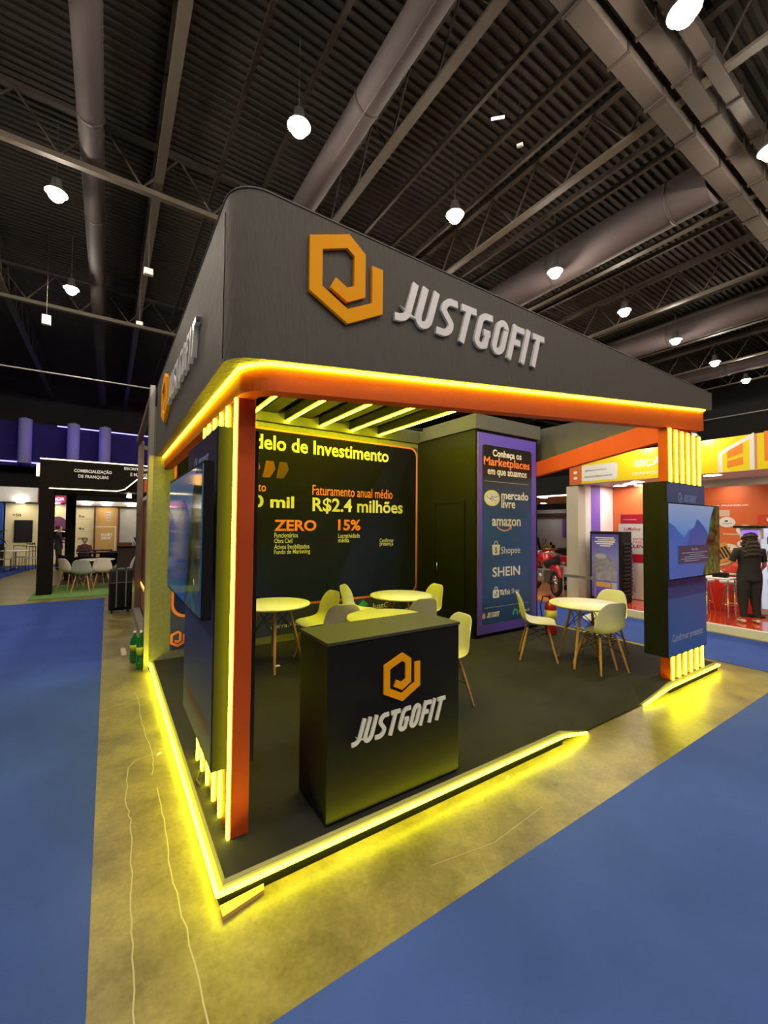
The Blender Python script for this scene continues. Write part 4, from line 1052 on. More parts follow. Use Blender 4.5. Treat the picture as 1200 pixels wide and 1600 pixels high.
P.poly('poster_figures', [(-3.25, .60), (-3.25, 1.0), (-3.12, 1.17), (-3.0, 1.20), (-2.9, 1.12), (-2.78, 1.05), (-2.72, .9), (-2.72, .60)], M_FIG, 2)
P.ell('poster_figures', -3.08, 1.14, .13, .06, mat('pale umbrella print', (.5, .5, .55), .5), 3)
P.rect('poster_label', -3.2, .45, -2.86, .56, mat('amber print', (.7, .4, .08), .5), 2)
P.rect('poster_label', -2.84, .43, -2.72, .57, M_GREYP, 2)
# red and white sales board
t = thing('sales_board', 'white and red sales board reading LEVE beside the black totem', 'display', (9.75, 2.7, .13))
obj('board', MB().box(9.74, 9.80, 2.2, 3.13, .14, 1.88), mat('board white', (.62, .62, .64), .5), t)
obj('header', MB().box(9.745, 9.795, 2.2, 3.08, 1.881, 2.10), mat('crimson', (.45, .01, .03), .4), t)
P = Plane((9.74, 0, 0), (0, -1, 0), (0, 0, 1), (-1, 0, 0), t)
M_CR = MATS['crimson']
P.text('LuMelhor', -3.0, 1.72, -2.62, 1.80, M_CR, 1, .01); P.text('Produtos Selecionados', -3.0, 1.97, -2.72, 1.995, M_WHITEP, 2)
P.text('ESCOLHA', -2.80, 1.50, -2.40, 1.55, M_CR, 1, .02); P.text('PAGUE', -2.80, 1.43, -2.52, 1.48, M_CR, 1, .02); P.text('LEVE', -2.80, 1.32, -2.47, 1.40, M_CR, 1, .03)
P.rect('red_band', -2.85, .98, -2.2, 1.18, M_CR, 1)
P.poly('printed_figure', [(-2.93, .28), (-2.90, .60), (-2.94, .9), (-2.90, 1.12), (-2.86, 1.14), (-2.80, 1.05), (-2.83, .8), (-2.80, .55), (-2.74, .30), (-2.80, .28), (-2.86, .5)], M_GREYP, 2)
P.ell('printed_figure', -2.88, 1.18, .03, .035, M_GREYP, 2)
# barrier
t = thing('barrier_rail', 'grey barrier posts joined by a rail before the beige pilaster', 'barrier', (8.1, 3.3, .0))
for y in (3.52, 2.78):
    obj('post', MB().tube([(8.1, y, .001), (8.1, y, .97)], .016, 8), M_ALU, t)
    obj('post_base', MB().lathe([(0, 0), (.13, .0), (.12, .02), (.02, .03), (0, .03)], (8.1, y, .0065), 16), M_ALU, t)
    obj('post_cap', MB().box(8.07, 8.13, y-.03, y+.03, .96, 1.0), M_ALU, t)
obj('rail', MB().box(8.085, 8.115, 2.78, 3.52, .68, .74), M_ALU, t)
# high table with chrome legs, stools, box of drinks, tote
t = thing('high_table', 'small white table on chrome legs in the red-floored booth', 'table', (9.0, 1.05, .125))
obj('tabletop', MB().box(8.82, 9.25, .72, 1.45, .86, .89, .008), M_WHITE, t)
for x, y in [(8.86, .76), (8.86, 1.4), (9.2, .76), (9.2, 1.4), (8.86, 1.08)]: obj('leg', MB().tube([(x, y, .127), (x, y, .86)], .014, 8), M_CHROME, t)
t = thing('red_counter', 'low red counter behind the chrome-legged table', 'counter', (10.2, 1.2, .125))
obj('counter_body', MB().box(9.95, 10.4, .72, 1.95, .127, .86, .01), mat('bright red lacquer', (.65, .02, .02), .3), t); obj('counter_top', MB().box(9.92, 10.43, .69, 1.98, .862, .90, .006), M_WHITE, t)
def stool(x, y, label):
    t = thing('bar_stool', label, 'stool', (x, y, .125))
    obj('seat', MB().lathe([(0, .60), (.15, .60), (.17, .62), (.17, .645), (.15, .66), (0, .66)], (x, y, .125), 20), M_WHITE, t)
    for k in range(4):
        a = PI/4+k*PI/2; obj('leg', MB().tube([(x+.08*math.cos(a), y+.08*math.sin(a), .725), (x+.19*math.cos(a), y+.19*math.sin(a), .128)], .009, 6), M_CHROME, t)
    obj('foot_ring', MB().lathe([(.145, .2), (.157, .2), (.157, .212), (.145, .212)], (x, y, .125), 20), M_CHROME, t)
stool(9.55, 1.35, 'white stool with chrome legs behind the small white table')
stool(9.6, .95, 'white stool with chrome legs close to the standing woman')
t = thing('tote_bag', 'red bag lying on the low red counter', 'bag', (10.1, 1.0, .9))
obj('bag_body', MB().box(9.98, 10.2, .82, 1.22, .902, 1.08, .04), mat('red fabric', (.65, .04, .03), .6), t)
t = thing('bottle_carrier', 'black carrier with chrome handle on the small white table', 'carrier', (9.0, .9, .89))
obj('carrier_body', MB().box(8.93, 9.07, .80, 1.02, .891, .98, .01), M_BLACK, t); obj('handle', MB().tube([(9, .85, .98), (9, .85, 1.04), (9, .97, 1.04), (9, .97, .98)], .007, 6), M_CHROME, t)
# fridge
t = thing('display_fridge', 'white lit display fridge with red header at the right edge', 'fridge', (10.3, .4, .125))
obj('fridge_body', MB().box(10.12, 10.7, -.15, .66, .127, 1.86, .015), M_WHITE, t)
obj('header', MB().box(10.10, 10.7, -.15, .66, 1.862, 2.08, .01), mat('orange red header', (.6, .05, .02), .4), t)
obj('glass_door', MB().box(10.105, 10.119, -.10, .61, .25, 1.82), mat('lit fridge glass', (.5, .55, .6), .1, emit=(.6, .75, 1), es=.55), t)
for k in range(5): obj('shelf_row', MB().box(10.098, 10.104, -.08, .52, .42+.27*k, .56+.27*k), mat('packaging rows', (.5, .25, .2), .5, noise=.8, nscale=16), t)
P = Plane((10.10, 0, 0), (0, -1, 0), (0, 0, 1), (-1, 0, 0), t)
P.ell('header_mark', -.45, 1.97, .07, .05, M_WHITE, 1); P.ell('header_mark', -.30, 1.98, .06, .06, M_WHITE, 1)
# kiosk on a stand behind the woman
t = thing('tablet_kiosk', 'black kiosk with small violet screen above the curly-haired woman', 'kiosk', (9.75, .65, .125))
obj('pole', MB().tube([(9.8, .65, .128), (9.8, .65, 1.60)], .02, 8), M_BLACK, t); obj('kiosk_base', MB().lathe([(0, 0), (.16, 0), (.16, .015), (0, .02)], (9.8, .65, .127), 16), M_BLACK, t)
obj('kiosk_head', MB().box(9.70, 9.85, .50, .82, 1.60, 1.80, .01), M_WHITE, t); obj('kiosk_screen', MB().box(9.695, 9.699, .54, .78, 1.63, 1.76), mat('violet kiosk screen', (.1, .05, .3), .2, emit=(.25, .12, .8), es=1.5), t)
obj('kiosk_hood', MB().box(9.62, 9.9, .42, .90, 1.802, 1.85, .01), M_BLACK, t)
# woman and the board she holds
wx, wy = 9.02, .50
rzw = face(.72, .69)
make_person('woman seen from behind with long curly dark hair, black outfit, white sneakers', (wx, wy, .13), rzw, 1.55,
            arms={-1: [(-.30, .04, 1.12), (-.42, .24, 1.06)], 1: [(.27, .02, 1.12), (.33, .22, 1.02)]}, hairlen=.34, bulk=1.18, sleeve=.6)
def local(x, y, z, rz, p): c, s_ = math.cos(rz), math.sin(rz); return Vector((x+p[0]*c-p[1]*s_, y+p[0]*s_+p[1]*c, z+p[2]))
hnd = local(wx, wy, .13, rzw, (-.41, .27, 1.0))
t = thing('menu_board', 'tilted amber board with dark panels held in the curly-haired woman\'s left hand', 'board', hnd)
U = Vector((-.75, .55, -.30)).normalized(); Vv = Vector((.15, .30, .95)); Vv = (Vv-U*Vv.dot(U)).normalized(); Nn = U.cross(Vv)
O = hnd+Vector((-.02, .0, .0))
mb = MB(); mb.prism([(-.40, -.02), (-.10, -.02), (-.10, .32), (-.40, .32)], O, U, Vv, Nn, -.008, .008); obj('board_frame', mb, mat('amber board', (.55, .24, .04), .5), t)
for k in range(4):
    mb = MB(); mb.prism([(-.36+.06*k, .04), (-.32+.06*k, .04), (-.32+.06*k, .25), (-.36+.06*k, .25)], O, U, Vv, Nn, -.011, .011); obj('dark_panel', mb, M_RUB, t)
make_person('person in dark clothes partly cut off by the right edge, one hand raised', (9.5, -.28, .13), face(-.5, .8), 1.66,
            arms={-1: [(-.22, .2, 1.16), (-.16, .40, 1.28)], 1: [(.25, .1, 1.12), (.20, .32, 1.16)]}, hairlen=.0)

# ================================================================== MOTORCYCLE SHOP seen through the gap
M_OFL = mat('orange wooden stand floor', (.55, .22, .06), .4, noise=.15, nscale=3)
tmb('stand_floor', MB().box(8.3, 17, 3.85, 12, .001, .03), M_OFL, 'orange wooden floor under the motorcycles', 'floor', (12, 8, 0))
tmb('header_beam', MB().box(9.2, 9.4, 3.9, 9.5, 2.62, 3.10), M_BLACK, 'black header beam over the motorcycle display', 'beam', (9.3, 6, 2.6))
tmb('light_line', MB().box(9.19, 9.21, 4.0, 9.4, 2.585, 2.615), mat('warm strip glow', (1, 1, 1), emit=(1, .8, .5), es=6), 'thin warm light line under the black header beam', 'lamp', (9.2, 6, 2.6))
def post(x, y, label):
    tmb('black_post', MB().box(x-.05, x+.05, y-.05, y+.05, .031, 2.618), M_BLACK, label, 'post', (x, y, .03))
post(9.3, 4.06, 'black post right of the motorcycles beside the beige pilaster'); post(13.2, 6.65, 'thin black post among the motorcycles')
t = thing('display_wall', 'pale wall with dark line behind the motorcycles', 'wall', (17, 9, 0))
obj('wall_board', MB().box(17.1, 17.25, 3.9, 13, .001, 2.6), mat('pale grey wall', (.50, .50, .52), .7), t)
obj('cornice', MB().box(16.9, 17.09, 3.9, 13, 2.30, 2.42), M_STEEL, t)
obj('ceiling_panel', MB().box(9.45, 17.1, 3.9, 13, 2.881, 3.0), mat('ceiling panel with painted amber light', (.6, .32, .12), .6), t)  # orange light on the ceiling is put into the panel's base colour
obj('wall_sign', MB().box(17.05, 17.09, 8.9, 9.4, 1.3, 2.2), M_PURP, t)
for x, y in [(13, 7.5), (15.5, 8), (12.2, 5.5), (10.2, 4.8), (16.2, 9.8)]:  # the last is an unseen lamp added to brighten the pale wall
    downlight(x, y, 2.88, 'warm down-light over the %s of the motorcycle display' % {13: 'middle', 15.5: 'far end', 12.2: 'right side', 10.2: 'near end', 16.2: 'pale wall (lamp added to brighten it)'}[x])
def motorcycle(label, loc, rz, mc):
    t = thing('motorcycle', label, 'motorcycle', (0, 0, 0))
    for y in (.68, -.66):
        w_ = obj('wheel', MB().lathe([(.24, -.045), (.30, -.04), (.325, 0), (.30, .04), (.24, .045), (.24, -.045)], (0, y, .325), 24, axis='x'), M_RUB, t)
        obj('rim', MB().lathe([(.215, -.03), (.24, -.03), (.24, .03), (.215, .03), (.215, -.03)], (0, y, .325), 24, axis='x').lathe([(.0, -.04), (.05, -.04), (.05, .04), (0, .04)], (0, y, .325), 10, axis='x'), M_CHROME, w_)
        mb = MB()
        for k in range(5):
            a = 2*PI*k/5; mb.tube([(0, y+.05*math.cos(a), .325+.05*math.sin(a)), (0, y+.22*math.cos(a), .325+.22*math.sin(a))], .010, 5)
        obj('spokes', mb, M_CHROME, w_)
    for s_ in (-1, 1): obj('fork', MB().tube([(s_*.085, .68, .325), (s_*.08, .46, .92)], .018, 8), M_CHROME, t)
    obj('front_fender', MB().tube([(0, .98, .52), (0, .86, .66), (0, .68, .70), (0, .50, .62)], [.03, .06, .062, .04], 10), mc, t)
    obj('rear_fender', MB().tube([(0, -.98, .50), (0, -.85, .68), (0, -.62, .74), (0, -.40, .70)], [.04, .09, .11, .08], 10), mc, t)
    obj('fuel_tank', MB().tube([(0, .42, .88), (0, .28, .92), (0, .05, .90), (0, -.12, .80)], [.06, .145, .15, .07], 14), mc, t)
    obj('saddle', MB().tube([(0, .0, .80), (0, -.2, .78), (0, -.45, .80), (0, -.72, .86)], [.07, .13, .13, .09], 10), M_RUB, t)
    obj('engine', MB().box(-.15, .15, -.15, .28, .28, .62, .03).lathe([(0, -.2), (.11, -.2), (.11, .2), (0, .2)], (0, .0, .42), 12, axis='x'), M_ALU, t)
    obj('frame', MB().tube([(0, .46, .92), (0, .32, .35), (0, -.25, .28), (0, -.66, .325)], .022, 8), M_BLACK, t)
    obj('exhaust', MB().tube([(.14, .2, .5), (.18, .25, .28), (.19, -.3, .26), (.2, -.85, .38)], [.03, .03, .04, .055], 10), M_CHROME, t)
    obj('handlebar', MB().tube([(-.38, .30, 1.06), (-.2, .42, 1.06), (0, .44, .98), (.2, .42, 1.06), (.38, .30, 1.06)], .014, 8), M_CHROME, t)
    obj('headlamp', MB().lathe([(0, -.07), (.06, -.06), (.09, .0), (.085, .05), (0, .06)], (0, .55, .93), 14, axis='y'), M_CHROME, t)
    for s_ in (-1, 1): obj('mirror', MB().tube([(s_*.26, .40, 1.06), (s_*.34, .38, 1.20)], .007, 5).lathe([(0, -.008), (.055, -.008), (.055, .008), (0, .008)], (s_*.36, .38, 1.22), 12, axis='y'), M_BLACK, t)
    t.location = loc; t.rotation_euler = (0, 0, rz); return t
M_MY = mat('yellow gloss paint', (.6, .35, .02), .3); M_MW = mat('white gloss paint', (.65, .65, .62), .3, coat=.5)
m0 = motorcycle('red motorcycle with black saddle nearest the beige pilaster', (9.35, 4.85, .031), face(.55, .83), M_RED)
def mdup(loc, rz, mc, label):
    r = dup(m0, (*loc, .031), rz, label)
    for nm in ('front_fender', 'rear_fender', 'fuel_tank'): recolour(r, nm, mc)
mdup((10.98, 5.75), face(.1, .9), M_RED, 'second red motorcycle behind the nearest red one')
mdup((12.2, 7.5), face(-.8, .3), M_MY, 'yellow motorcycle partly behind the purple banner')
mdup((13.1, 5.5), face(-.8, -.5), M_MW, 'white motorcycle in the middle of the display')
mdup((14.7, 6.9), face(-.9, -.1), M_MW, 'white motorcycle by the pale wall')
mdup((14.8, 8.3), face(-.6, .6), M_MY, 'farthest yellow motorcycle by the pale wall')
t = thing('crate_stack', 'red and white boxes stacked behind the nearest red motorcycle', 'crate', (10.25, 4.95, .03))
obj('crate', MB().box(10.15, 10.45, 4.72, 4.97, .031, .40, .02), M_BLACK, t); obj('crate', MB().box(10.15, 10.45, 4.72, 4.97, .402, .70, .02), M_MW, t); obj('crate', MB().box(10.15, 10.45, 4.72, 4.97, .702, 1.0, .04), M_RED, t); obj('crate', MB().box(10.18, 10.42, 4.74, 4.95, 1.002, 1.2, .03), M_BLACK, t)
make_person('person with red hair in black jacket leaning over the motorcycles', (13.2, 8.1, .031), face(-.4, -.9), 1.6, hair=mat('red hair', (.22, .03, .015), .6), hairlen=.15, sleeve=1.2)

# ================================================================== LEFT BACKGROUND
M_GREEN = mat('green artificial turf', (.13, .25, .06), .95, noise=.3, nscale=40, bump=.5, bscale=200)
tmb('turf_mat', MB().box(-1.97, 1.2, 10.38, 12.85, .0005, .02), M_GREEN, 'bright green turf mat under the dark portal booth', 'mat', (-.4, 11.5, 0))
tmb('dark_floor', MB().box(-1.6, 1.6, 12.9, 17.6, .0005, .012), mat('dark brown floor covering', (.05, .035, .03), .6), 'dark floor covering under the black armchairs', 'carpet', (0, 15, 0))
tmb('dark_floor', MB().box(-8, 1.5, 20.22, 21.4, .0005, .015), mat('grey brown floor covering', (.07, .06, .05), .6), 'dark floor strip in front of the cream display wall', 'carpet', (-3, 20.8, 0))
# portal booth
t = thing('portal_booth', 'black portal booth with white lettering and warm light lines over the green mat', 'booth', (-.5, 11, 0))
M_PB = mat('portal charcoal', (.010, .008, .007), .8, spec=.06)
obj('column', MB().box(-1.89, -1.60, 11.0, 11.32, .021, 2.62), M_PB, t)
obj('column', MB().box(-1.56, -1.32, 14.0, 14.25, .013, 2.62), M_PB, t)
fpts = [(-1.89, 2.62), (-.30, 2.62), (-.12, 2.68), (.17, 2.98), (.32, 3.02), (2.2, 3.02), (2.2, 3.36), (-1.89, 3.36)]
mb = MB(); mb.prism(fpts, (0, 11.0, 0), (1, 0, 0), (0, 0, 1), (0, -1, 0), -.18, 0); obj('sign_board', mb, M_PB, t)
obj('roof_slab', MB().box(-1.88, 2.2, 11.19, 14.4, 2.64, 2.80), M_PB, t)
M_WL = mat('warm light line', (1, 1, 1), emit=(1, .80, .42), es=4.5)
obj('light_line', MB().tube([(-1.89, 10.985, 3.36), (2.2, 10.985, 3.36)], .014, 6), M_WL, t)
obj('light_line', MB().tube([(-1.70, 10.985, 2.64), (-.30, 10.985, 2.635), (-.12, 10.985, 2.69), (.17, 10.985, 2.985), (.32, 10.985, 3.02), (2.2, 10.985, 3.02)], .012, 6), M_WL, t)
obj('amber_lamp', MB().tube([(-1.93, 11.05, 2.93), (-1.93, 11.05, 3.22)], .03, 8), mat('amber lamp glow', (1, 1, 1), emit=(1, .45, .1), es=14), t)
P = Plane((0, 11.0, 0), (1, 0, 0), (0, 0, 1), (0, -1, 0), t)
P.text('COMERCIALIZAÇÃO', -1.22, 3.06, -.42, 3.175, M_WHITE, 1, .03); P.text('DE FRANQUIAS', -1.13, 2.925, -.49, 3.02, M_WHITEP, 1, .02)
P.text('ESCRITÓRIO JURÍDICO', -.145, 3.20, .95, 3.31, M_WHITE, 1, .03); P.text('E MARKETING', .0, 3.06, .64, 3.15, M_WHITEP, 1, .02)
# cream display wall
M_CW = mat('cream display wall', (.62, .54, .30), .6)
t = thing('cream_booth', 'cream display wall with dark figures under a white header, far left', 'booth', (-2.5, 20.5, 0))
obj('wall_panel', MB().box(-3.95, -.95, 20.5, 20.6, .016, 2.60), M_CW, t)
obj('white_header', MB().box(-6, -2.92, 20.2, 20.49, 2.62, 3.22), M_WHITE, t)
obj('white_header', MB().box(-2.0, .9, 20.2, 20.49, 2.55, 2.74), M_WHITE, t)
obj('magenta_header', MB().box(-2.90, -1.92, 20.15, 20.45, 2.62, 3.12), mat('magenta vinyl', (.35, .03, .13), .5), t)
obj('wood_panel', MB().box(-.93, -.10, 20.38, 20.49, .016, 2.54), mat('amber wood veneer', (.48, .28, .08), .5, noise=.2, nscale=6, stretch=(8, 1, .6)), t)
obj('dark_edge', MB().box(-.99, -.94, 20.3, 20.5, .016, 2.54), mat('dark red timber', (.10, .03, .015), .6), t); obj('dark_edge', MB().box(-.09, -.03, 20.3, 20.5, .016, 2.54), MATS['dark red timber'], t)
obj('marble_panel', MB().box(-.02, 1.6, 20.5, 20.6, .016, 2.54), mat('pale marble', (.38, .37, .32), .5, noise=.25, nscale=2), t)
P = Plane((0, 20.5, 0), (1, 0, 0), (0, 0, 1), (0, -1, 0), t)
P.text('+50', -3.74, 2.03, -3.46, 2.14, M_BLKM, 1, .02); P.text('+8M', -3.28, .84, -2.98, .95, M_BLKM, 1, .02)
P.rect('small_print', -3.42, .78, -2.98, .80, M_BLKM, 1)
P.stroke('printed_line', [(-3.2, 2.12), (-2.85, 2.10), (-2.8, 2.0), (-2.8, 1.3), (-2.7, 1.2), (-2.6, 1.2)], .02, M_BEIGE, 1)
for i, (s_, v) in enumerate([('5x', 2.02), ('4x', 1.48), ('50%', 1.03)]):
    P.text(s_, -1.55, v, -1.32, v+.11, M_BLKM, 1, .02); P.rect('small_print', -1.6, v-.09, -1.12, v-.07, M_GREYP, 1)
P.ell('printed_arch', -2.25, 1.55, .36, .5, mat('plum print', (.12, .03, .09), .5), 1); P.rect('printed_arch', -2.6, .9, -1.9, 1.5, MATS['plum print'], 1)
P.stroke('printed_line', [(-2.62, 1.35), (-2.3, 1.45), (-1.9, 1.38)], .05, M_WHITEP, 2)
P2 = Plane((0, 20.15, 0), (1, 0, 0), (0, 0, 1), (0, -1, 0), t); P2.text('SABOR', -2.62, 2.72, -2.02, 2.86, M_WHITE, 1, .03)
P3 = Plane((0, 20.38, 0), (1, 0, 0), (0, 0, 1), (0, -1, 0), t)
P3.text('PONTO\nSABOR', -.72, 1.05, -.30, 1.32, M_WHITE, 1, .02)
P3.stroke('white_frame', [(-.92, 1.62), (-.18, 1.62), (-.18, .1)], .03, M_WHITE, 1)
for k in range(4): P3.rect('small_print', -.55, 2.25-.12*k, -.35, 2.30-.12*k, M_GREYP, 1)
tmb('wall_screen', MB().box(-3.66, -3.08, 20.40, 20.495, .98, 1.88, .01), M_BLACK, 'black switched-off screen on the cream wall', 'screen', (-3.4, 20.45, 1))
tmb('blue_panel', MB().box(-5.2, -4.0, 20.3, 20.5, .9, 2.6), mat('royal blue board', (.01, .07, .4), .5), 'blue board at the far left edge', 'sign', (-4.6, 20.4, .9))
for x, lb in [(-3.45, 'down-light over the cream wall left of the dark column'), (-2.3, 'down-light over the magenta header'), (-1.28, 'down-light over the cream wall between the dark columns'), (-.55, 'down-light over the amber wood panel'), (.4, 'down-light over the marble panel')]:
    downlight(x, 20.15, 2.60, lb)
for x, y in [(-3.0, 19.0), (-1.2, 18.5), (-.2, 16.5)]:
    pass
# plant at the left edge
t = thing('potted_palm', 'dark green potted palm at the far left edge', 'plant', (-4.15, 19.8, 0))
obj('pot', MB().lathe([(0, .02), (.18, .02), (.24, .45), (.20, .45), (0, .42)], (-4.15, 19.8, 0), 14), M_BLACK, t)
obj('trunk', MB().tube([(-4.15, 19.8, .40), (-4.15, 19.8, .9)], .03, 6), M_WOOD, t)
M_LEAF = mat('dark palm leaf', (.02, .06, .02), .6)
for k in range(13):
    a = k*2.4; l = .55; c, s_ = math.cos(a), math.sin(a); e_ = .3+.5*(k % 3)/2
    q = [(-4.15+c*l*u, 19.8+s_*l*u, .9+e_*u*1.2-.6*u*u+.2) for u in (0, .35, .7, 1)]
    mb = MB(); L_ = [(x-s_*wd, y+c*wd, z) for (x, y, z), wd in zip(q, (.01, .06, .05, .0))]; R_ = [(x+s_*wd, y-c*wd, z) for (x, y, z), wd in zip(q, (.01, .06, .05, .005))]
    quadstrip(mb, L_, R_); obj('leaf', mb, M_LEAF, t)
# white and grey shell chairs with table on the green mat
G2 = 'shell chairs on the green mat'
def bigdup(x, y, a, m, lb):
    r = dup(c0, (x, y, .021), a, lb, G2); recolour(r, 'seat_shell', m); return r
bigdup(-1.28, 11.95, face(.6, .5), M_SHELLP, 'pinkish white shell chair at the left on the green mat')
bigdup(-.98, 11.30, face(.2, 1), M_SHELLG, 'grey shell chair seen from behind on the green mat')
bigdup(-.55, 11.65, face(.1, 1), M_SHELLP, 'pinkish white shell chair right of the grey one on the green mat')
bigdup(-.05, 11.9, face(-1, .1), M_SHELLG, 'grey shell chair near the suitcase')
r = dup(t0, (-.70, 12.35, .021), .3, 'white round table among the shell chairs on the green mat', G2)
# black armchairs and tables
def armchair(label):
    t = thing('tub_armchair', label, 'chair', (0, 0, 0), group='black tub armchairs')
    mb = MB(); n = 14; vs = []
    for zz, rr_, cut in ((.36, .27, 0), (.74, .33, 0), (.74, .29, 0), (.38, .23, 0)):
        for k in range(n+1):
            a = math.radians(-205+k*230/n); h_ = zz if zz < .5 else zz-.16*abs(k/n-.5)**2*4
            vs.append((rr_*math.cos(a), rr_*math.sin(a), h_))
    m_ = n+1; mb.add(vs, [(i*m_+k, i*m_+k+1, (i+1)*m_+k+1, (i+1)*m_+k) for i in range(3) for k in range(n)]); obj('backrest', mb, M_BLKM, t)
    obj('seat', MB().lathe([(0, .34), (.25, .34), (.27, .38), (.25, .43), (0, .44)], n=20), M_BLKM, t)
    for x in (-.18, .18):
        for y in (-.18, .18): obj('leg', MB().tube([(x*.7, y*.7, .34), (x, y, 0)], .012, 6), M_BLACK, t)
    return t
a0 = armchair('black tub armchair left of the black table'); a0.location = (-1.45, 14.9, .013); a0.rotation_euler = (0, 0, face(1, .2))
dup(a0, (-1.0, 14.2, .013), face(.2, 1), 'black tub armchair with its back to the viewer at the black table')
dup(a0, (-.50, 14.75, .013), face(-.6, .7), 'black tub armchair by the dark counter')
dup(a0, (-.35, 16.2, .013), face(-.5, -1), 'black tub armchair behind the black tables')
def btable(x, y, lb):
    t = thing('black_table', lb, 'table', (x, y, .013))
    obj('tabletop', MB().box(x-.55, x+.55, y-.3, y+.3, .74, .77, .006), M_BLKM, t)
    obj('pedestal', MB().tube([(x, y, .03), (x, y, .74)], .035, 10), M_BLACK, t); obj('foot', MB().lathe([(0, 0), (.28, 0), (.27, .02), (0, .03)], (x, y, .013), 18), M_BLACK, t)
btable(-.65, 15.4, 'black rectangular table among the tub armchairs'); btable(-.85, 17.0, 'black table farther back before the seated person')
# metal chairs and table far left
def mchair(label):
    t = thing('metal_chair', label, 'chair', (0, 0, 0), group='slim metal chairs at the cream wall')
    obj('seat', MB().box(-.2, .2, -.2, .2, .44, .465, .008), M_SHELLG, t)
    for x in (-.19, .19):
        obj('leg', MB().tube([(x, .19, .44), (x, .2, 0)], .011, 6), M_WIRE, t); obj('leg', MB().tube([(x, -.19, .88), (x, -.19, .44), (x, -.21, 0)], .011, 6), M_WIRE, t)
    obj('backrest', MB().tube([(-.19, -.19, .88), (.19, -.19, .88)], .012, 6).tube([(-.19, -.19, .72), (.19, -.19, .72)], .008, 6), M_WIRE, t)
    return t
k0 = mchair('slim metal chair at the far left edge by the cream wall'); k0.location = (-3.9, 18.3, .001); k0.rotation_euler = (0, 0, face(1, .3))
for x, y, a, lb in [(-3.62, 17.9, face(.3, 1), 'slim metal chair with its back to the viewer before the cream wall'), (-2.95, 18.3, face(-1, .1), 'slim metal chair right of the chrome-footed table'), (-2.72, 18.0, face(-.3, .9), 'slim metal chair beside the black portal column'), (-3.3, 19.1, face(0, -1), 'slim metal chair behind the chrome-footed table')]:
    dup(k0, (x, y, .007), a, lb)
t = thing('bistro_table', 'white table on a chrome star foot before the cream wall', 'table', (-3.3, 18.4, 0))
obj('tabletop', MB().lathe([(0, .72), (.42, .72), (.43, .735), (.42, .75), (0, .75)], (-3.3, 18.4, .0), 24), M_WHITE, t)
obj('pedestal', MB().tube([(-3.3, 18.4, .06), (-3.3, 18.4, .72)], .03, 8), M_CHROME, t)
for k in range(4):
    a = k*PI/2+.4; obj('foot', MB().tube([(-3.3, 18.4, .12), (-3.3+.33*math.cos(a), 18.4+.33*math.sin(a), .02)], .018, 6), M_CHROME, t)
# people at left
make_person('person in black standing beside the far dark column', (-2.02, 18.0, .001), face(.9, .2), 1.62, hair=M_HAIR, sleeve=.6, shoe=M_BLACK, arms={-1: [(-.24, .12, 1.10), (-.14, .32, 1.12)], 1: [(.24, .12, 1.10), (.14, .32, 1.12)]})
sp = thing('guest_chair', 'dark chair under the seated person', 'chair', (-1.2, 17.75, .001))
obj('seat', MB().box(-1.42, -.98, 17.55, 17.95, .40, .44, .01), M_BLKM, sp); obj('backrest', MB().box(-1.42, -.98, 17.96, 18.0, .44, .85, .01), M_BLKM, sp)
for x in (-1.4, -1.0):
    for y in (17.58, 17.97): obj('leg', MB().tube([(x, y, .40), (x, y, .002)], .012, 6), M_BLACK, sp)
make_person('person in dark red shirt seated at the far black table', (-1.2, 17.78, .001), face(0, -1), 1.55, legs='sit', top=mat('maroon cloth', (.09, .02, .03), .8), shoe=M_BLACK, sleeve=.6,
            arms={-1: [(-.25, .15, 1.10), (-.14, .38, 1.16)], 1: [(.25, .15, 1.10), (.14, .38, 1.16)]})
# dark counter with plant
t = thing('dark_counter', 'dark brown counter with wooden top left of the bronze frame', 'counter', (.0, 14.5, 0))
obj('counter_body', MB().box(-.18, .6, 14.1, 14.6, .013, .97), mat('dark brown laminate', (.035, .018, .012), .5), t); obj('counter_top', MB().box(-.20, .62, 14.08, 14.62, .972, 1.02, .005), M_BLKM, t)
tmb('wood_block', MB().box(-.15, .22, 14.15, 14.4, 1.022, 1.15, .01), mat('red brown wood', (.25, .09, .03), .5), 'red-brown wooden box on the dark counter', 'box', (0, 14.3, 1.02))
t = thing('potted_plant', 'small plant in a white pot on the dark counter', 'plant', (.32, 14.3, 1.02))
obj('pot', MB().lathe([(0, 0), (.05, 0), (.065, .14), (0, .13)], (.32, 14.3, 1.022), 12), M_WHITE, t)
for k in range(8):
    a = k*.785; mb = MB(); quadstrip(mb, [(.32, 14.3, 1.15), (.32+.05*math.cos(a+.4), 14.3+.05*math.sin(a+.4), 1.28), (.32+.09*math.cos(a), 14.3+.09*math.sin(a), 1.34)], [(.325, 14.305, 1.15), (.32+.05*math.cos(a-.4), 14.3+.05*math.sin(a-.4), 1.27), (.325+.09*math.cos(a), 14.3+.09*math.sin(a), 1.33)]); obj('leaf', mb, M_LEAF, t)
